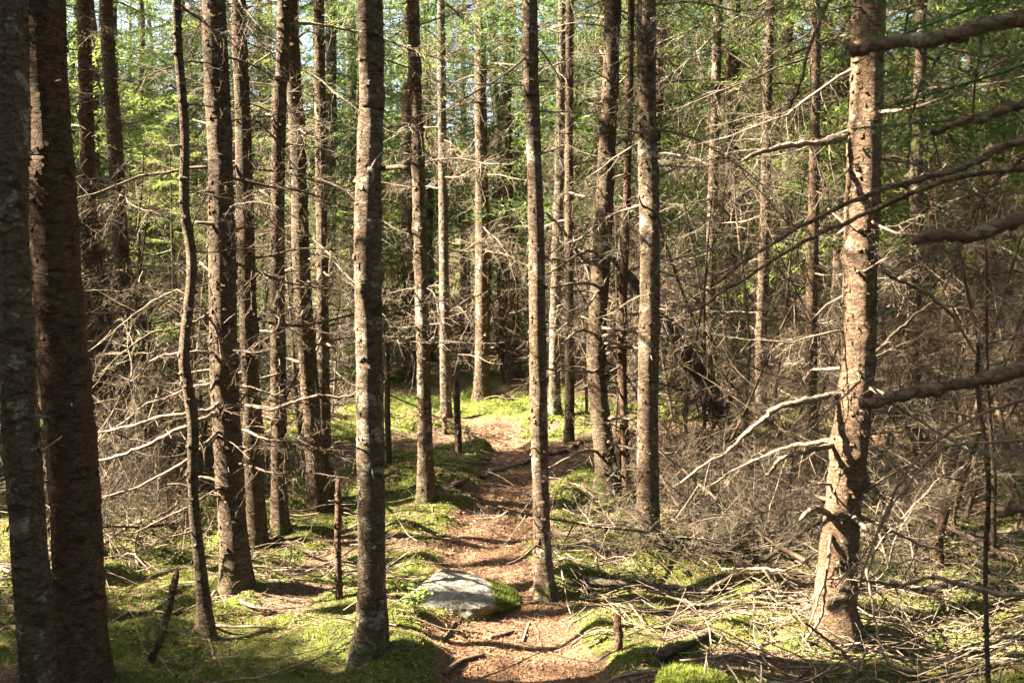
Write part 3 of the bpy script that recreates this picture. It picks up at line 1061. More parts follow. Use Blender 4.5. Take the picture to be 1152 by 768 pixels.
for pts, r0, r1, d, mt in [
    ([(1570, -70, 2.35), (1300, -20, 2.1), (1152, 14, 1.95), (1060, 38, 1.9), (985, 52, 1.9), (952, 56, 1.9)], .017, .011, 4, M_LIMBBARK),
    ([(1570, 250, 2.35), (1300, 235, 2.2), (1152, 252, 2.1), (1085, 267, 2.05), (1024, 272, 2.05)], .017, .0115, 4, M_LIMBBARK),
    ([(1570, 340, 2.35), (1300, 390, 2.3), (1152, 416, 2.2), (1060, 433, 2.15), (1010, 441, 2.1), (966, 453, 2.1)], .017, .0105, 3, M_LIMBBARK),
    ([(1570, 90, 2.35), (1300, 105, 2.2), (1152, 122, 2.1), (1100, 132, 2.05), (1048, 148, 2.0)], .014, .006, 3, M_LIMBBARK),
    ([(1570, 100, 2.4), (1350, 110, 2.5), (1152, 162, 2.5), (1080, 193, 2.5), (980, 222, 2.5), (880, 265, 2.5), (800, 322, 2.5)], .014, .0025, 3.5, M_LIMBBARK),
    ([(1570, 180, 2.4), (1300, 190, 2.6), (1120, 190, 2.6), (985, 232, 2.6), (900, 275, 2.6), (810, 335, 2.6), (770, 352, 2.6)], .010, .002, 4, M_LIMBBARK),
    ([(1570, 560, 2.35), (1300, 580, 2.2), (1152, 581, 2.1), (1122, 582, 2.1)], .014, .009, 4, M_LIMBBARK),
    ([(1570, 520, 2.4), (1300, 420, 2.6), (1152, 450, 2.7), (1050, 500, 2.7), (1000, 570, 2.7), (975, 640, 2.7), (965, 680, 2.7)], .006, .002, 6, M_STICK),
    ([(1570, 560, 2.4), (1300, 470, 2.8), (1152, 490, 2.9), (1060, 500, 2.9), (1010, 560, 2.9), (985, 610, 2.9), (940, 660, 2.9)], .0055, .002, 6, M_STICK),
    ([(1570, 40, 2.4), (1300, -40, 2.6), (1100, -30, 2.7), (960, -20, 2.7), (915, 40, 2.7), (895, 105, 2.7), (888, 122, 2.7)], .008, .003, 3, M_LIMBBARK),
    ([(1570, 100, 2.4), (1350, 60, 2.7), (1180, 20, 2.9), (1080, 40, 3.0), (1030, 110, 3.0), (1020, 190, 3.0)], .009, .0025, 13, M_LIMBBARK),
    ([(1570, 100, 2.4), (1350, -20, 2.7), (1200, -60, 2.9), (1120, 0, 3.0), (1100, 80, 3.0), (1090, 170, 3.0)], .009, .0025, 13, M_LIMBBARK),
    ([(1570, 300, 2.4), (1350, 200, 2.7), (1220, 150, 2.9), (1130, 200, 3.0), (1090, 260, 3.0), (1060, 330, 3.0)], .009, .0025, 13, M_LIMBBARK),
    ([(1570, 700, 2.4), (1350, 660, 2.5), (1152, 668, 2.6), (1060, 650, 2.7), (1000, 655, 2.8)], .010, .004, 5, M_STICK),
]:
    W = at(*pts[0])
    pts = list(pts)
    # root the limb in the trunk at its own height
    z = W[2]
    p0 = np.array([bt[0], bt[1], z])
    px, py = proj(p0)
    pts[0] = (px, py, bt[1])
    limb(rt, bt, pts, r0, r1, rg, mt, d * 1.5, .2, 2, rough=.075, sides=10, nrm=norm([0.2, -1, .4]), rmin=.0012)

# ------------------------------------------------------------------ mid-distance wood: every trunk its own tree
ORD = ["first", "second", "third", "fourth", "fifth", "sixth", "seventh", "eighth", "ninth", "tenth", "eleventh", "twelfth", "thirteenth", "fourteenth", "fifteenth", "sixteenth", "seventeenth", "eighteenth", "nineteenth", "twentieth", "twenty-first", "twenty-second", "twenty-third", "twenty-fourth"]
TRUNK_ME = []
for i in range(6):
    r_ = np.random.default_rng(700 + i)
    mb = MB()
    H = r_.uniform(9.5, 12)
    z = np.linspace(-.1, H, 46)
    x = np.cumsum(r_.normal(size=46) * .012) * np.clip(z, 0, 1)
    y = np.cumsum(r_.normal(size=46) * .012) * np.clip(z, 0, 1)
    x -= x[0]
    y -= y[0]
    rad = r_.uniform(.065, .095) * np.clip(1.03 - z / H, .03, 2) ** .8 * (1 + .5 * np.exp(-np.clip(z, 0, 9) / .14))
    tube(mb, np.stack([x, y, z], -1), rad, 12, .5, rough=.03, rng=r_)
    TRUNK_ME.append(mb.mesh("trunk", (M_FAR, M_BROWN, M_GREY)[i % 3]))
DEAD_ME = []
for i in range(6):
    r_ = np.random.default_rng(740 + i)
    mb = MB()
    for q in range(36):
        h = .3 + 3.2 * (q + r_.random()) / 36
        az = q * 2.4 + r_.normal() * .5
        stamp(mb, BR_FAR[int(r_.integers(8))], rotm(az, r_.normal() * .25 - .1, r_.normal() * .4), r_.uniform(.6, 1.15), np.array([0, 0, h]), r_.normal() * .15)
    DEAD_ME.append(mb.mesh("dead_twigs", M_TWIG if i % 3 == 0 else M_TWIG_D))

taken = [(t.base[0], t.base[1]) for t in NEAR] + [(bt[0], bt[1])]


def clear_line(x, y):
    """keep the opening over the path and the sunlit clearing free"""
    px, py = proj((x, y, 0))
    return path_mask(x, y) > .05 or (y < 11.8 and 430 < px < 660) or (y < 8.2)


CLEAR = [(ground_at(a, b), 1.1) for a, b in [(540, 466), (480, 462), (600, 475)]]


def blocks_sun(x, y, rk=.22):
    for q, r in CLEAR + [(q, rk) for q, r in CORR[:NFIX]]:
        t = ((x - q[0]) * SUN[0] + (y - q[1]) * SUN[1]) / (SUN[0] ** 2 + SUN[1] ** 2)
        if t > 0 and q[2] + t * SUN[2] < 11.5 and math.hypot(q[0] + t * SUN[0] - x, q[1] + t * SUN[1] - y) < r:
            return True
    return False


mid = []
rm = np.random.default_rng(21)
tries = 0
while len(mid) < 112 and tries < 20000:
    tries += 1
    y = rm.uniform(8.2, 22) if rm.random() < .8 else rm.uniform(8.2, 15)
    x = rm.uniform(-1, 1) * (.53 * y + .8)
    if clear_line(x, y) or blocks_sun(x, y):
        continue
    if min(math.hypot(x - a, y - b) for a, b in taken) < .95 + .01 * y:
        continue
    taken.append((x, y))
    mid.append((x, y))
LAND = sorted([(proj(t.base + t.axis(1.6))[0], s) for t, s in [
    (T1, "left-edge trunk"), (T2, "thick reddish trunk"), (T3, "crooked stem"), (T4, "shaggy trunk"), (T7, "dark leaning trunk"), (T9, "pale patched trunk"), (T10, "mossy-bank trunk"),
    (T11, "slim path-edge trunk"), (T13, "strip-barked trunk"), (T16, "bleached trunk"), (T14, "bulky pale trunk")]])


def gap_of(px):
    prev = "left picture edge"
    for x, s in LAND:
        if px < x:
            return prev, s
        prev = s
    return prev, "right picture edge"


def number_in_gaps(items):
    """items: (px, payload) -> list of (payload, phrase) in left to right order inside each gap"""
    by = {}
    for px, it in sorted(items, key=lambda q: q[0]):
        band = "closest" if it[1] < 5.4 else "closer" if it[1] < 6.8 else "nearer" if it[1] < 11 else "middle" if it[1] < 15 else "farther" if it[1] < 20 else "remotest"
        by.setdefault((band,) + gap_of(px), []).append(it)
    out = []
    for (band, a, b), L in by.items():
        for k, it in enumerate(L):
            where = ORD[k] + " from left of " + band + " ones" if len(L) > 1 else "only " + band + " one"
            out.append((it, where, a, b))
    return out


for (xy, where, a, b) in number_in_gaps([(proj((x, y, 1.6))[0], (x, y)) for x, y in mid]):
    x, y = xy
    loc = np.array([x, y, float(gz(x, y))])
    root = link("spruce_tree", None, None, loc, (rm.normal() * .018, rm.normal() * .025, rm.uniform(0, 6.28)))
    root.rotation_euler[2] = 0
    tag(root, f"background spruce, {where} between {a} and {b}", "tree", "spruces standing farther back in the wood")
    k = int(rm.integers(6))
    tr = link("trunk", TRUNK_ME[k], root, (0, 0, 0), (0, 0, rm.uniform(0, 6.28)), rm.uniform(.85, 1.2))
    if rm.random() < .62:
        link("dead_twigs", DEAD_ME[int(rm.integers(6))], root, (0, 0, 0), (0, 0, rm.uniform(0, 6.28)), rm.uniform(.85, 1.2))
    add_crown(root, loc, int(rm.integers(7)), 1 if y < 15 else 2)

# unseen trees around the viewpoint, added outside the frame to shade the scene
ro = np.random.default_rng(31)
off = []
tries = 0
while len(off) < 120 and tries < 20000:
    tries += 1
    x, y = ro.uniform(-17, 12) if len(off) > 80 else ro.uniform(-15, -3), ro.uniform(-3, 19)
    lim = .52 * max(y, 0) + 1.3
    if abs(x) < lim or math.hypot(x, y) < 1.8 or (x < 0 and blocks_sun(x, y)):
        continue
    if min(math.hypot(x - a, y - b) for a, b in taken) < 1.1:
        continue
    taken.append((x, y))
    off.append((x, y))
tries = 0
n0 = len(off)
while len(off) < n0 + 62 and tries < 20000:
    tries += 1
    x, y = ro.uniform(-24, -5), ro.uniform(8, 24)
    if abs(x) < .52 * y + 1.2 or blocks_sun(x, y) or min(math.hypot(x - a, y - b) for a, b in taken) < .9:
        continue
    taken.append((x, y))
    off.append((x, y))
belt = set(off[n0:])
back = []
tries = 0
while len(back) < 60 and tries < 20000:
    tries += 1
    x, y = ro.uniform(-9, 13), ro.uniform(-10, 14)
    if (y > 0 and x < .52 * y + 1.6) or math.hypot(x, y) < 2 or (y <= 0 and x < -7):
        continue
    if min(math.hypot(x - a, y - b) for a, b in taken) < 1.0:
        continue
    taken.append((x, y))
    back.append((x, y))
shade = [(-5.0, 4.32), (-4.3, 5.02)]  # dense unseen trees put here to shade the rock and left ground
taken += shade
tries = 0
while len(shade) < 24 and tries < 9000:
    tries += 1
    x, y = ro.uniform(-9.5, -3.0), ro.uniform(1.0, 8.5)
    if abs(x) > .52 * y + 1.4 and not blocks_sun(x, y, .12) and min(math.hypot(x - a, y - b) for a, b in taken) > .7:
        taken.append((x, y))
        shade.append((x, y))
back_set = set(back)
wood_c, wood_t = MB(), MB()
for x, y in off + back + shade:
    loc = np.array([x, y, float(gz(x, y))])
    if (x, y) in belt or (x, y) in back_set:               # unseen wood added for shade beside and behind the viewpoint: one mass
        zz = np.linspace(-.1, 11, 8)
        tube(wood_t, np.stack([x + 0 * zz, y + 0 * zz, loc[2] + zz], -1), .085 * (1.03 - zz / 11), 8, .5)
        V, f4, f3, t = crown_mesh(crown_boughs(ro, 11, 2.6, 85, 1.55 if x < 0 else 1.3), 2, None, loc)[0].arrays()
        wood_c.add(V + loc, f4, f3, t)
        continue
    root = link("spruce_tree", None, None, loc)
    tag(root, "unseen tall spruce added outside the picture to shade the forest floor", "tree", "spruces around the viewpoint outside the picture")
    link("trunk", TRUNK_ME[int(ro.integers(6))], root, (0, 0, 0), (0, 0, ro.uniform(0, 6.28)), ro.uniform(.9, 1.25))
    if (x, y) in off:
        add_crown(root, loc, int(ro.integers(7)), 1 if -6 < x < 0 else 2)
    if (x, y) not in off:
        bb = crown_boughs(ro, 11, 1.2, 125, 1.55)
        link("crown", crown_mesh(bb, 1, None, loc)[0].mesh("crown", M_NEEDLE, False), root)

wo = link("surrounding_wood", wood_c.mesh("surrounding_wood", M_NEEDLE, False))
tag(wo, "unseen spruce wood added beside and behind the viewpoint to shade the scene", "wood", None, "stuff")
link("trunks", wood_t.mesh("trunks", M_FAR), wo)["kind"] = "stuff"

# the wood beyond, which reads as one mass
mb, mt_, mf = MB(), MB(), MB()
rf = np.random.default_rng(41)
fw = []
while len(fw) < 560:
    if len(fw) < 330:
        y = rf.uniform(29, 62)
        x = rf.uniform(-1, 1) * (.62 * y + 4)
    else:                                              # unseen ring of wood added all round to block low sky light
        a, r = rf.uniform(math.radians(-235), math.radians(55)), rf.uniform(19, 34)
        x, y = r * math.cos(a), 4 + r * math.sin(a)
        if abs(x) < .6 * y + 4:
            continue
    if fw and min(math.hypot(x - a, y - b) for a, b in fw[-90:]) < 1.1:
        continue
    fw.append((x, y))
for x, y in fw:
    H = rf.uniform(6, 10.5)
    p = np.array([x, y, float(gz(x, y))])
    z = np.linspace(-.1, H, 8)
    tube(mt_, np.stack([x + 0 * z, y + 0 * z, p[2] + z], -1), rf.uniform(.08, .13) * (1.03 - z / H), 6, .5)
    for h, rad, az, el, roll, k, dt in crown_boughs(rf, H, rf.uniform(.1, 2.5), 42, rf.uniform(1.4, 2.1)):
        stamp(mf, SPRAY[2][k], rotm(az, el, roll), rad, p + [0, 0, h], dt)
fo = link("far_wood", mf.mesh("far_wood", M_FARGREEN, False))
tag(fo, "dense sunlit spruce wood closing the view behind the trunks", "wood", None, "stuff")
link("trunks", mt_.mesh("trunks", M_FAR), fo)["kind"] = "stuff"

# young green spruces between the trunks
YS = []
for i in range(4):
    r_ = np.random.default_rng(820 + i)
    H = r_.uniform(2.0, 4.2)
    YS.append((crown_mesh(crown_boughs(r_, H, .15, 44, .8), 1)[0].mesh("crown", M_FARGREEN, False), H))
items = []
ry = np.random.default_rng(52)
while len(items) < 64:
    y = ry.uniform(11, 26)
    x = ry.uniform(-1, 1) * (.5 * y)
    if clear_line(x, y) or (abs(proj((x, y, 0))[0] - 560) < 90 and y < 15) or min(math.hypot(x - a, y - b) for a, b in taken) < .5:
        continue
    taken.append((x, y))
    items.append((proj((x, y, 1))[0], (x, y)))
for (x, y), where, a, b in number_in_gaps(items):
    k = int(ry.integers(4))
    root = link("young_spruce", None, None, (x, y, float(gz(x, y))), (0, 0, ry.uniform(0, 6.28)), ry.uniform(.8, 1.2))
    tag(root, f"young spruce, {where} between {a} and {b}", "sapling", "young green spruces under the taller trees")
    mb = MB()
    tube(mb, [(0, 0, -.05), (0.01, 0, YS[k][1] * .5), (0, 0, YS[k][1])], [.02, .014, .004], 6)
    link("trunk", mb.mesh("trunk", M_BROWN), root)
    link("crown", YS[k][0], root)

# ------------------------------------------------------------------ dead thicket saplings
DS = []
for i in range(7):
    r_ = np.random.default_rng(860 + i)
    H = r_.uniform(1.5, 3.2)
    st, br = MB(), MB()
    pts = wander((0, 0, -.05), (r_.normal() * .15, r_.normal() * .15, 1), H, 9, r_, .05)
    tube(st, pts, np.linspace(.02, .004, 10), 6, .5, rough=.05, rng=r_)
    for q in range(34):
        u = .08 + .9 * (q + r_.random()) / 34
        i0 = min(8, int(u * 9))
        p = pts[i0] + (pts[i0 + 1] - pts[i0]) * (u * 9 - i0)
        stamp(br, BR_NEAR[int(r_.integers(len(BR_NEAR)))], rotm(q * 2.4 + r_.normal() * .4, r_.normal() * .35 - .1, r_.normal() * .5), r_.uniform(.35, .8) * (1.1 - .5 * u), p, r_.normal() * .15)
    DS.append((st.mesh("stem", M_LIMB), br.mesh("dead_twigs", M_TWIG if i % 3 == 0 else M_TWIG_D)))
rd = np.random.default_rng(63)
items = []
for px, py, in [(770, 500), (800, 520), (835, 505), (870, 495), (760, 470), (900, 520), (850, 540), (790, 470), (820, 460), (880, 460), (1010, 500), (1060, 520), (1110, 540), (1140, 500),
                (1040, 480), (1090, 470), (1130, 460), (1000, 460), (700, 480), (660, 470), (600, 432), (570, 425), (520, 430), (480, 440), (430, 440), (390, 450), (330, 500), (190, 540), (140, 560),
                (110, 590), (170, 500), (220, 520), (300, 530), (20, 560), (10, 520), (60, 540), (940, 470), (745, 520), (1150, 590), (100, 530), (130, 520), (160, 545), (185, 515), (205, 560), (120, 575), (150, 500), (240, 510), (290, 505), (200, 490), (115, 500), (175, 570), (80, 560), (225, 540), (260, 520), (1000, 520), (1030, 545), (1060, 500), (1085, 530), (1120, 510), (1145, 555), (1010, 600), (1065, 615), (1120, 625), (1090, 580), (1147, 600), (985, 490), (1070, 560), (350, 480), (385, 470), (620, 425), (550, 415), (460, 425)]:
    p = ground_at(px + rd.uniform(-12, 12), py + rd.uniform(-8, 6))
    if path_mask(p[0], p[1]) > .1:
        continue
    items.append((px, p))
while len(items) < 95:
    y = rd.uniform(8.5, 21)
    x = rd.uniform(-1, 1) * .52 * y
    if clear_line(x, y) and y < 12.5:
        continue
    if path_mask(x, y) > .05:
        continue
    p = np.array([x, y, float(gz(x, y))])
    items.append((proj(p + [0, 0, 1])[0], p))
for p, where, a, b in number_in_gaps(items):
    k = int(rd.integers(7))
    root = link("dead_sapling", None, None, p, (rd.normal() * .18, rd.normal() * .18, 0), rd.uniform(.6, 1.0))
    tag(root, f"dead sapling, {where} between {a} and {b}", "dead sapling", "dead saplings of the twig thicket")
    link("stem", DS[k][0], root)
    link("dead_twigs", DS[k][1], root)

items = []
for px, py in [(755, 600), (800, 560), (815, 575), (835, 600), (860, 590), (885, 580), (780, 610), (850, 555), (790, 530), (870, 625), (905, 640), (190, 545), (160, 530), (120, 550), (215, 585), (95, 590), (240, 560), (790, 592), (840, 580), (870, 570), (790, 560), (750, 560), (830, 550), (880, 610), (810, 620), (860, 640), (770, 530), (900, 550), (150, 560), (120, 600), (180, 590),
               (210, 550), (140, 530), (230, 590), (60, 600), (1040, 560), (1100, 560), (1010, 620), (1130, 640), (1060, 670), (905, 600)]:
    p = ground_at(px + rd.uniform(-8, 8), py + rd.uniform(-6, 6))
    items.append((px, p))
for p, where, a, b in number_in_gaps(items):
    k = int(rd.integers(7))
    root = link("toppled_sapling", None, None, p + [0, 0, .04], (rd.uniform(1.1, 1.5) * rd.choice([-1, 1]), rd.normal() * .3, rd.uniform(-1.2, 1.2)), rd.uniform(.4, .7))
    tag(root, f"toppled sapling, {where} between {a} and {b}", "dead sapling", "toppled dead saplings in the brush heaps")
    link("stem", DS[k][0], root)
    link("dead_twigs", DS[k][1], root)

# dark fallen treetop leaning behind the strip-barked trunk
p0, p1 = at(846, 512, 7.4), at(668, 262, 7.4)
p0[2] = float(gz(p0[0], p0[1]))
ft = link("fallen_treetop", None, None, p0)
tag(ft, "dark fallen dead treetop leaning diagonally behind the strip-barked trunk", "fallen tree")
mb, br = MB(), MB()
C = spline([np.zeros(3), (p1 - p0) * .5 + [.05, 0, .05], p1 - p0], 20)
tube(mb, C, np.linspace(.075, .025, 20), 10, .3, rough=.06, rng=rd, cap0=True, cap1=True)
link("trunk", mb.mesh("trunk", M_LIMB), ft)
BR_DK = [BR[i].mesh("dead_branch", M_LIMB) for i in range(8)]
for q in range(72):
    i0 = int(rd.integers(1, 19))
    link("dead_branch", BR_DK[int(rd.integers(8))], ft, C[i0], (rd.normal() * .5, rd.uniform(-.2, 1.2), rd.uniform(0, 6.28)), rd.uniform(.35, .8) * (1 - i0 / 45))
lf = link("withered_leaf_clump", None, None, at(701, 372, 7.4))
tag(lf, "small clump of orange withered needles caught in the dark fallen treetop", "withered twig")
mb = MB()
for q in range(5):
    needles(mb, wander((0, 0, 0), rd.normal(size=3), .14, 3, rd, .2), rd, .004, .035, .007, .5)
link("needles", mb.mesh("needles", M_ORANGE, False), lf)

# ------------------------------------------------------------------ rocks
def rock(name, label, ctr, size, seed, mossy, rotz=0, flat=.6):
    import bmesh
    bm = bmesh.new()
    bmesh.ops.create_icosphere(bm, subdivisions=6, radius=1)
    V = np.array([v.co[:] for v in bm.verts])
    fs = np.array([[v.index for v in f.verts] for f in bm.faces])
    bm.free()
    r_ = np.random.default_rng(seed)
    for k in range(9):                                    # planes chop the ball into a block
        nrm = norm(r_.normal(size=3) * [1, 1, .35])
        d = r_.uniform(.66, .86)
        s = V @ nrm - d
        V = V - np.where(s > 0, s * .55, 0)[:, None] * nrm
    top = norm([.05, -.12, 1])
    s = V @ top - flat
    V = V - np.where(s > 0, s * .78, 0)[:, None] * top
    for sc, am in ((2.2, .06), (5, .035), (12, .022), (30, .009)):
        o = np.zeros(len(V))
        for k in range(8):
            kk = r_.normal(size=3) * sc
            o += np.sin(V @ kk + r_.uniform(0, 7))
        V = V * (1 + am * o / 2)[:, None]
    if name == "flat_rock":                               # wedge: high at the left, drooping to the mossy right end
        V[:, 2] = V[:, 2] * (1 - .55 * sstep(.15, 1.0, V[:, 0])) * (1 - .35 * sstep(-.55, -1.0, V[:, 0])) - .12 * sstep(.2, 1, V[:, 0]) + .12 * V[:, 1]
        V[:, 1] = V[:, 1] * (1 - .35 * sstep(.1, 1.0, V[:, 0]))
    tone = mossy(V)
    c, s_ = math.cos(rotz), math.sin(rotz)
    V = (V * size) @ np.array([[c, s_, 0], [-s_, c, 0], [0, 0, 1]])
    b = MB()
    b.add(V, None, fs, tone)
    o = link(name, b.mesh(name, M_ROCK), None, ctr)
    A, B_, C_ = V[fs[:, 0]], V[fs[:, 1]], V[fs[:, 2]]
    nr = np.cross(B_ - A, C_ - A)
    ar = np.linalg.norm(nr, axis=1)
    nr /= ar[:, None] + 1e-12
    wt = ar * np.clip(tone[fs].mean(1) * 1.6 - .5, 0, 1) * (nr[:, 2] > -.2)
    n = 16000
    fi = r_.choice(len(fs), n, p=wt / wt.sum())
    u = r_.random((n, 2))
    u = np.where(u.sum(1, keepdims=True) > 1, 1 - u, u)
    P = A[fi] + (B_ - A)[fi] * u[:, :1] + (C_ - A)[fi] * u[:, 1:]
    d = nr[fi] + r_.normal(size=(n, 3)) * .6 + [0, 0, .4]
    s_w = r_.normal(size=(n, 3)) * .0016
    tip = P + d * r_.uniform(.004, .011, (n, 1))
    m2 = MB()
    m2.add(np.stack([P - s_w, P + s_w, tip], 1).reshape(-1, 3), None, np.arange(3 * n).reshape(-1, 3), np.repeat(np.clip(.5 + r_.normal(size=n) * .2 + .3 * np.sin(P[:, 0] * 60) * np.sin(P[:, 1] * 70 + 1), 0, 1), 3))
    link("moss", m2.mesh("moss", M_MOSS, False), o)["kind"] = "stuff"
    return tag(o, label, "rock")


rp = ground_at(519, 683)
rock("flat_rock", "flat grey lichen spotted rock with a mossy end lying on the path", rp + [0.005, .06, -.005], (.29, .2, .165), 5,
     lambda V: sstep(.1, .7, V[:, 0] - .25 * V[:, 2]) + .62 * sstep(.35, -.3, V[:, 2]) + .25 * sstep(.2, .8, V[:, 1]), math.radians(14), .36)
rp2 = ground_at(778, 775)
rock("mossy_rock", "round rock covered in bright moss at the bottom of the picture", rp2 + [0, .02, -.01], (.14, .12, .08), 8, lambda V: sstep(-.6, .1, V[:, 2]) * 1.2, .3, .8)

# ------------------------------------------------------------------ fallen sticks and logs with a place of their own
rs = np.random.default_rng(90)


def stick(label, pix, r0, r1, mat=M_STICK, twigs=0, lift=0.0, name="fallen_branch", cat="branch", group=None, rough=.05, heights=None, lenf=.25, sides=8):
    P = []
    for i, (px, py) in enumerate(pix):
        q = ground_at(px, py)
        h = heights[i] if heights else r0 * .75 + lift
        if h > .06:                       # raised end: keep the line of sight, move up along it
            d = ray(px, py)
            t = (q[2] + h - EYE) / d[2]
            q = np.array([0, 0, EYE]) + d * t
        else:
            q = q + [0, 0, h]
        P.append(q)
    P = np.array(P)
    base = P.mean(0)
    C = spline(P - base, max(12, 6 * len(P)))
    L = np.linalg.norm(np.diff(C, axis=0), axis=1).sum()
    C[1:-1] += rs.normal(size=C[1:-1].shape) * L * .004
    b = MB()
    rad = np.linspace(r0, r1, len(C)) * (1 + rough * rs.normal(size=len(C)))
    tube(b, C, rad, sides, rs.uniform(.2, .9), True, True, rough, rs)
    if twigs:
        grow_twigs(b, C, r0, rs, twigs, lenf, 2)
    o = link(name, b.mesh(name, mat), None, base)
    return tag(o, label, cat, group)


stick("long brown pole lying across the path beyond the slim trunk", [(510, 548), (540, 538), (570, 528), (600, 520), (630, 512), (655, 500)], .022, .013, M_LIMB)
stick("grey fallen log lying flat on the ground right of the path-edge trunk", [(655, 655), (700, 662), (750, 664), (812, 668)], .021, .015, M_LOG, 4, name="fallen_log", cat="log")
stick("short moss grown log at the bottom beside the mossy rock", [(742, 742), (768, 730), (800, 716)], .026, .016, M_BROWN, name="fallen_log", cat="log")
stick("reddish dead branch on the ground between the shaggy and pale patched trunks", [(283, 598), (310, 607), (340, 620), (368, 632)], .012, .007, M_LIMB, 5)
stick("long thin pale stick running from the crooked stem to the left edge ground", [(250, 665), (200, 690), (150, 690), (90, 720)], .008, .004, M_STICK, 5)
stick("bent pale branch in the sunny patch behind the thick reddish trunk", [(110, 625), (150, 600), (190, 575), (215, 540)], .010, .005, M_STICK, 9, heights=[.02, .05, .12, .25])
stick("forked white twig standing up in the sunny patch left of the crooked stem", [(155, 640), (152, 610), (160, 590)], .008, .004, M_STICK, 12, heights=[.0, .12, .25])
stick("pale stick lying from shaggy trunk foot toward the pale patched trunk", [(240, 655), (275, 680), (312, 690)], .010, .005, M_STICK, 3)
stick("long thin stick lying in front of the pale patched trunk's left side", [(240, 705), (300, 706), (355, 704)], .007, .004, M_STICK, 2)
stick("brown stick resting on needles at the very bottom left of the path", [(498, 760), (520, 745), (545, 738)], .012, .007, M_LIMB, 0)
stick("small dark red stick on the path just below the flat rock", [(497, 722), (505, 712), (512, 700)], .007, .005, M_LIMB, 0)
stick("knobby short stick on the path below the slim trunk", [(552, 718), (566, 715), (578, 711)], .008, .006, M_LIMB, 0)
stick("pale straight stick pointing at the camera on the path", [(588, 722), (592, 710), (596, 700)], .005, .004, M_STICK, 0)
stick("curved pale branch sweeping below the strip-barked trunk toward the bulky trunk", [(732, 590), (780, 600), (815, 615), (842, 640)], .008, .005, M_STICK, 6)
stick("long pale stick between strip-barked trunk and path-edge trunk", [(650, 618), (690, 612), (735, 602)], .009, .006, M_STICK, 4)
stick("white bleached stick in the dead heap left of the bulky pale trunk", [(790, 672), (840, 655), (890, 640), (925, 615)], .009, .005, M_STICK, 5, heights=[.02, .06, .1, .16])
stick("white kinked stick lying below the bulky pale trunk's limbs", [(858, 640), (882, 680), (912, 692)], .006, .005, M_STICK, 3, heights=[.1, .05, .04])
stick("crossing brown stick in the dead heap left of the bulky pale trunk", [(775, 690), (830, 690), (890, 700)], .008, .005, M_STICK, 5)
stick("long low stick right of the grey fallen log", [(700, 690), (760, 684), (830, 676), (880, 660)], .008, .005, M_STICK, 5)
stick("thin stick stretching from mossy rock toward the bulky trunk foot", [(800, 748), (850, 728), (905, 715)], .006, .004, M_STICK, 6)
stick("brown rotten limb with mossy end left of the bulky pale trunk", [(850, 600), (820, 620), (790, 630), (770, 650)], .016, .01, M_LIMB, 4, heights=[.1, .08, .06, .03])
stick("white bare branch bent beside the foot of the bulky pale trunk", [(905, 720), (925, 690), (930, 640)], .007, .004, M_STICK, 4, heights=[.0, .12, .35])
stick("forked pale branch leaning at the bottom right of the bulky trunk", [(965, 765), (950, 735), (925, 715), (905, 700)], .007, .004, M_STICK, 4, heights=[.02, .1, .14, .2])
stick("long curved pale branch right of the bulky trunk foot", [(1040, 765), (1000, 745), (985, 700), (975, 640)], .007, .004, M_STICK, 4, heights=[.03, .1, .2, .4])
stick("dark limb lying on moss right of the bulky pale trunk", [(985, 640), (1030, 630), (1085, 625), (1140, 600)], .013, .009, M_LIMB, 6)
stick("white sunlit log on the bright ground near the right edge", [(1060, 600), (1100, 606), (1150, 600)], .022, .017, M_LOG, 4, name="fallen_log", cat="log")
stick("thin brown branch crossing the ground at the bottom right corner", [(1010, 690), (1070, 700), (1150, 720)], .007, .004, M_STICK, 9)
stick("pale twiggy branch lying along the right edge ground", [(1060, 660), (1110, 680), (1150, 690)], .008, .004, M_STICK, 10)
stick("bleached stick among moss left of the reddish sunlit trunk", [(640, 570), (660, 590), (700, 600)], .007, .005, M_STICK, 4)
stick("stack of pale twigs fallen at the foot of the strip-barked trunk", [(665, 592), (700, 590), (745, 596)], .009, .006, M_STICK, 12, lift=.02)
stick("grey branch half buried in litter at the left edge foot", [(0, 640), (30, 650), (70, 660)], .010, .006, M_STICK, 8)
stick("pale branch lying behind the two thick left trunks", [(0, 575), (50, 570), (120, 580)], .010, .006, M_STICK, 9)
stick("long dark branch lying on the moss under the three slim dark trunks", [(300, 560), (370, 570), (410, 580)], .009, .006, M_LIMB, 6)

# upright snags and stakes
near_tree("short reddish broken stake standing left of the pale patched trunk", [(382, 672), (381, 610), (380, 545)], 8, None, M_RED, dead=True, nb=0, stubs=3, flare=1.1, name="broken_snag", group="broken snags and stumps", sides=10, knots=0)
near_tree("shaggy short snag with hanging twigs on the left bank of the path", [(516, 510), (515, 480), (513, 432)], 8, None, M_BROWN, dead=True, nb=7, blen=(.12, .25), hr=(.15, .5), stubs=4, flare=1.2, name="broken_snag", group="broken snags and stumps", sides=10, knots=0)
near_tree("tiny pale stump of a cut stem by the far path bend", [(500, 488), (500, 478), (500, 468)], 5, None, M_PALE, dead=True, nb=0, stubs=0, flare=1.1, name="broken_snag", group="broken snags and stumps", sides=8, knots=0)
near_tree("small orange brown broken stump on the ground below the grey log", [(696, 730), (696, 718), (695, 704)], 8, None, M_RED, dead=True, nb=0, stubs=1, flare=1.2, name="broken_snag", group="broken snags and stumps", sides=10, knots=0)
near_tree("small dark stump in the dead thicket right of the strip-barked trunk", [(826, 575), (827, 550), (827, 520)], 9, None, M_BROWN, dead=True, nb=4, blen=(.2, .4), hr=(.1, .4), stubs=3, name="broken_snag", group="broken snags and stumps", sides=10, knots=0)
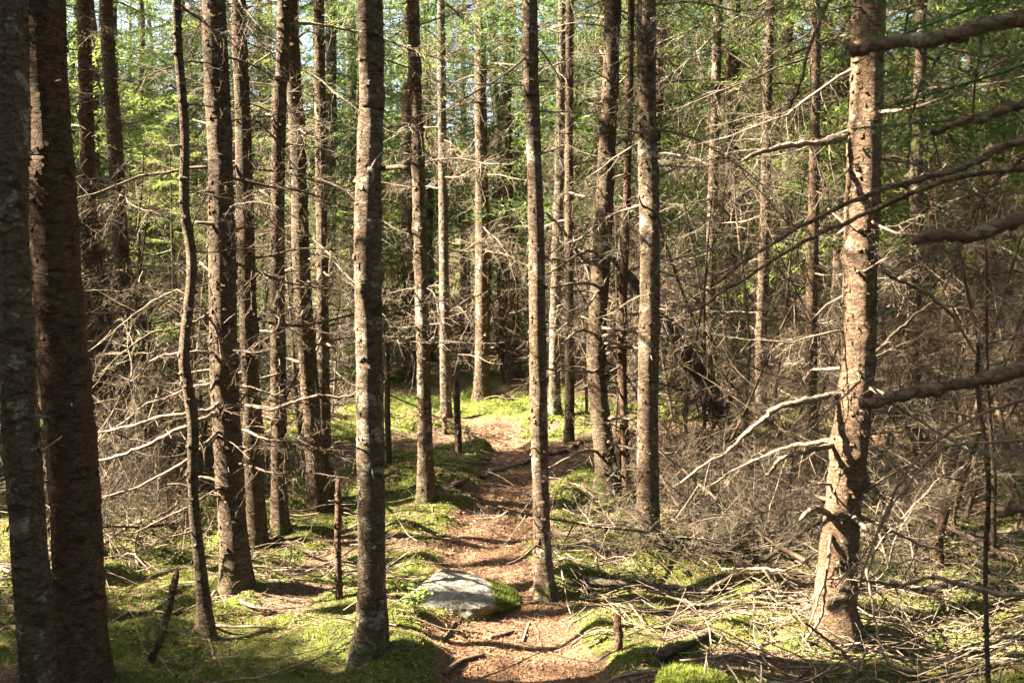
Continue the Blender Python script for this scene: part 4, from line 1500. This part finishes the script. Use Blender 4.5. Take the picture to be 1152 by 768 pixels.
near_tree("jagged stump right of the bulky pale trunk on the sunny moss", [(1056, 640), (1057, 610), (1060, 578)], 11, None, M_RED, dead=True, nb=3, blen=(.2, .4), hr=(.1, .3), stubs=3, name="broken_snag", group="broken snags and stumps", sides=10, knots=0)
near_tree("slender bare upright stem in front near the right edge", [(1117, 768), (1113, 650), (1108, 540), (1103, 440), (1101, 400)], 6, 3.3, M_BROWN, dead=True, nb=8, blen=(.15, .4), hr=(.4, 1.5), stubs=8, flare=1.1, name="dead_sapling", group="thin dead stems", sides=10, knots=2)
near_tree("dark leaning stake with broken top in the left foreground", [(168, 768), (182, 715), (196, 655)], 9, 3.9, M_RED, dead=True, nb=3, blen=(.12, .25), hr=(.2, .5), stubs=4, flare=1.0, name="broken_snag", group="broken snags and stumps", sides=10, knots=0)
near_tree("thin dark bare stem between the pale patched trunk and slender bank trunk", [(438, 520), (436, 470), (435, 400), (432, 330)], 7, None, M_BROWN, dead=True, nb=8, blen=(.3, .6), hr=(.4, 2), stubs=4, flare=1.0, name="dead_sapling", group="thin dead stems", sides=10, knots=0)

# leafy seedling beside the rock
sp_ = ground_at(467, 690)
pl = link("leafy_seedling", None, None, sp_)
tag(pl, "small bright green leafy seedling growing at the left end of the flat rock", "plant")
mb, ml = MB(), MB()
for q in range(9):
    az = q * 2.4
    pts = wander((0, 0, 0), (math.cos(az) * .5, math.sin(az) * .5, 1), rs.uniform(.07, .17), 4, rs, .1)
    tube(mb, pts, np.linspace(.0022, .001, 5), 4)
    for k in range(5):
        c = pts[min(4, 2 + k // 2)] + rs.normal(size=3) * .008
        d = norm([math.cos(az + k * 1.3), math.sin(az + k * 1.3), rs.uniform(0, .5)])
        s = norm(np.cross(d, [0, 0, 1]))
        L = rs.uniform(.02, .036)
        up = np.array([0, 0, .004])
        ml.add([c, c + d * L * .4 + s * L * .32 + up, c + d * L * .75 + s * L * .24, c + d * L, c + d * L * .75 - s * L * .24, c + d * L * .4 - s * L * .32 + up, c + d * L * .5 - up],
               None, [(6, 0, 1), (6, 1, 2), (6, 2, 3), (6, 3, 4), (6, 4, 5), (6, 5, 0)], rs.random())
link("stem", mb.mesh("stem", M_TWIG_D), pl)
link("leaf", ml.mesh("leaf", M_LEAF), pl)["kind"] = "stuff"

# ------------------------------------------------------------------ ground cover (uncountable)
def scatter(n, ymax, rng, ymin=2.6):
    y = ymin + (ymax - ymin) * rng.random(n) ** 1.5
    x = rng.uniform(-1, 1, n) * (.5 * y + .25)
    return x, y


rc = np.random.default_rng(1234)
# moss: short upright blades in cushions
x, y = scatter(700000, 14, rc)
k = rc.random(len(x)) < moss_mask(x, y) * np.clip(bands(B_SML, x, y) * .4 + .6, .1, 1)
x, y = x[k], y[k]
n = len(x)
s = np.clip(y / 5.0, .75, 2.2)
h = rc.uniform(.005, .016, n) * s ** .8
az = rc.uniform(0, 6.28, n)
w = .0028 * s * rc.uniform(.7, 1.3, n)
z = gz(x, y) - .002
lean = rc.normal(size=(n, 2)) * .8
B0 = np.stack([x - np.cos(az) * w, y - np.sin(az) * w, z], -1)
B1 = np.stack([x + np.cos(az) * w, y + np.sin(az) * w, z], -1)
Tp = np.stack([x + lean[:, 0] * h, y + lean[:, 1] * h, z + h], -1)
mb = MB()
tone = np.clip(.5 + .28 * bands(B_MOSS2, x, y) + rc.normal(size=n) * .15, 0, 1)
mb.add(np.stack([B0, B1, Tp], 1).reshape(-1, 3), None, np.arange(3 * n).reshape(-1, 3), np.repeat(tone, 3))
tag(link("moss_carpet", mb.mesh("moss_carpet", M_MOSS, False)), "bright green moss cushions carpeting the forest floor beside the path", "moss", None, "stuff")

# fallen needles and bark crumbs
x, y = scatter(240000, 10, rc)
k = rc.random(len(x)) < .6 + .4 * path_mask(x, y)
x, y = x[k], y[k]
n = len(x)
az = rc.uniform(0, 6.28, n)
L = rc.uniform(.005, .017, n) * np.clip(y / 5, .8, 1.8)
w = rc.uniform(.0008, .002, n) * np.clip(y / 5, .8, 1.8)
z = gz(x, y) + .003
dx, dy = np.cos(az), np.sin(az)
tilt = rc.normal(size=n) * .25 * L
V = np.stack([np.stack([x - dx * L - dy * w, y - dy * L + dx * w, z - tilt * .2], -1), np.stack([x - dx * L + dy * w, y - dy * L - dx * w, z - tilt * .2 + w], -1),
              np.stack([x + dx * L + dy * w, y + dy * L - dx * w, z + np.abs(tilt) + w], -1), np.stack([x + dx * L - dy * w, y + dy * L + dx * w, z + np.abs(tilt)], -1)], 1)
mb = MB()
mb.add(V.reshape(-1, 3), np.arange(4 * n).reshape(-1, 4), None, np.repeat(rc.random(n), 4))
M_CRUMB = twigmat("needle_litter", (.07, .036, .02), (.27, .165, .10), (.2, .11, .065))
tag(link("needle_litter", mb.mesh("needle_litter", M_CRUMB, False)), "reddish brown fallen needles and bark crumbs over the path", "needle litter", None, "stuff")

# loose dead twigs lying everywhere off the path
mb = MB()
x, y = scatter(7500, 13, rc)
DENSE = [(ground_at(a, b), r) for a, b, r in [(820, 650, .9), (740, 680, .5), (880, 740, .5), (760, 640, .6), (740, 610, .6), (900, 700, .5), (180, 600, .6), (60, 640, .5), (1080, 690, .7), (860, 560, .9), (330, 640, .5), (700, 575, .5), (1000, 640, .7)]]
for xx, yy in zip(x, y):
    pm = float(path_mask(xx, yy))
    dn = .1 + sum(math.exp(-((xx - q[0]) ** 2 + (yy - q[1]) ** 2) / (r * r)) for q, r in DENSE)
    if rc.random() > min(1, dn) * (1 - .93 * pm):
        continue
    L = rc.uniform(.1, .6) if pm < .3 else rc.uniform(.04, .12)
    az = rc.uniform(0, 6.28) if rc.random() < .5 else rc.normal() * .5
    lift = abs(rc.normal()) * .03 * (1 if pm < .3 else .1)
    m = 3 + int(L / .1)
    pts = wander((0, 0, 0), (math.cos(az), math.sin(az), rc.normal() * .08), L, m, rc, .09)
    pts[:, :2] += (xx, yy)
    pts[:, 2] = np.maximum(pts[:, 2] + lift, 0) + gz(pts[:, 0], pts[:, 1]) + .003
    r = rc.uniform(.0014, .0045) * min(1.5, max(1, yy / 6))
    tone = rc.uniform(.1, 1)
    tube(mb, pts, np.linspace(r, r * .5, m + 1), 4, tone)
    if L > .25 and rc.random() < .5:
        grow_twigs(mb, pts, r, rc, 9, .4, 1, rmin=.0013)
tag(link("twig_litter", mb.mesh("twig_litter", M_STICK)), "tangle of loose dry twigs strewn over the forest floor", "twigs", None, "stuff")
print("shade", len(shade), "off", len(off), "objects", len(bpy.data.objects), "near", len(NEAR))
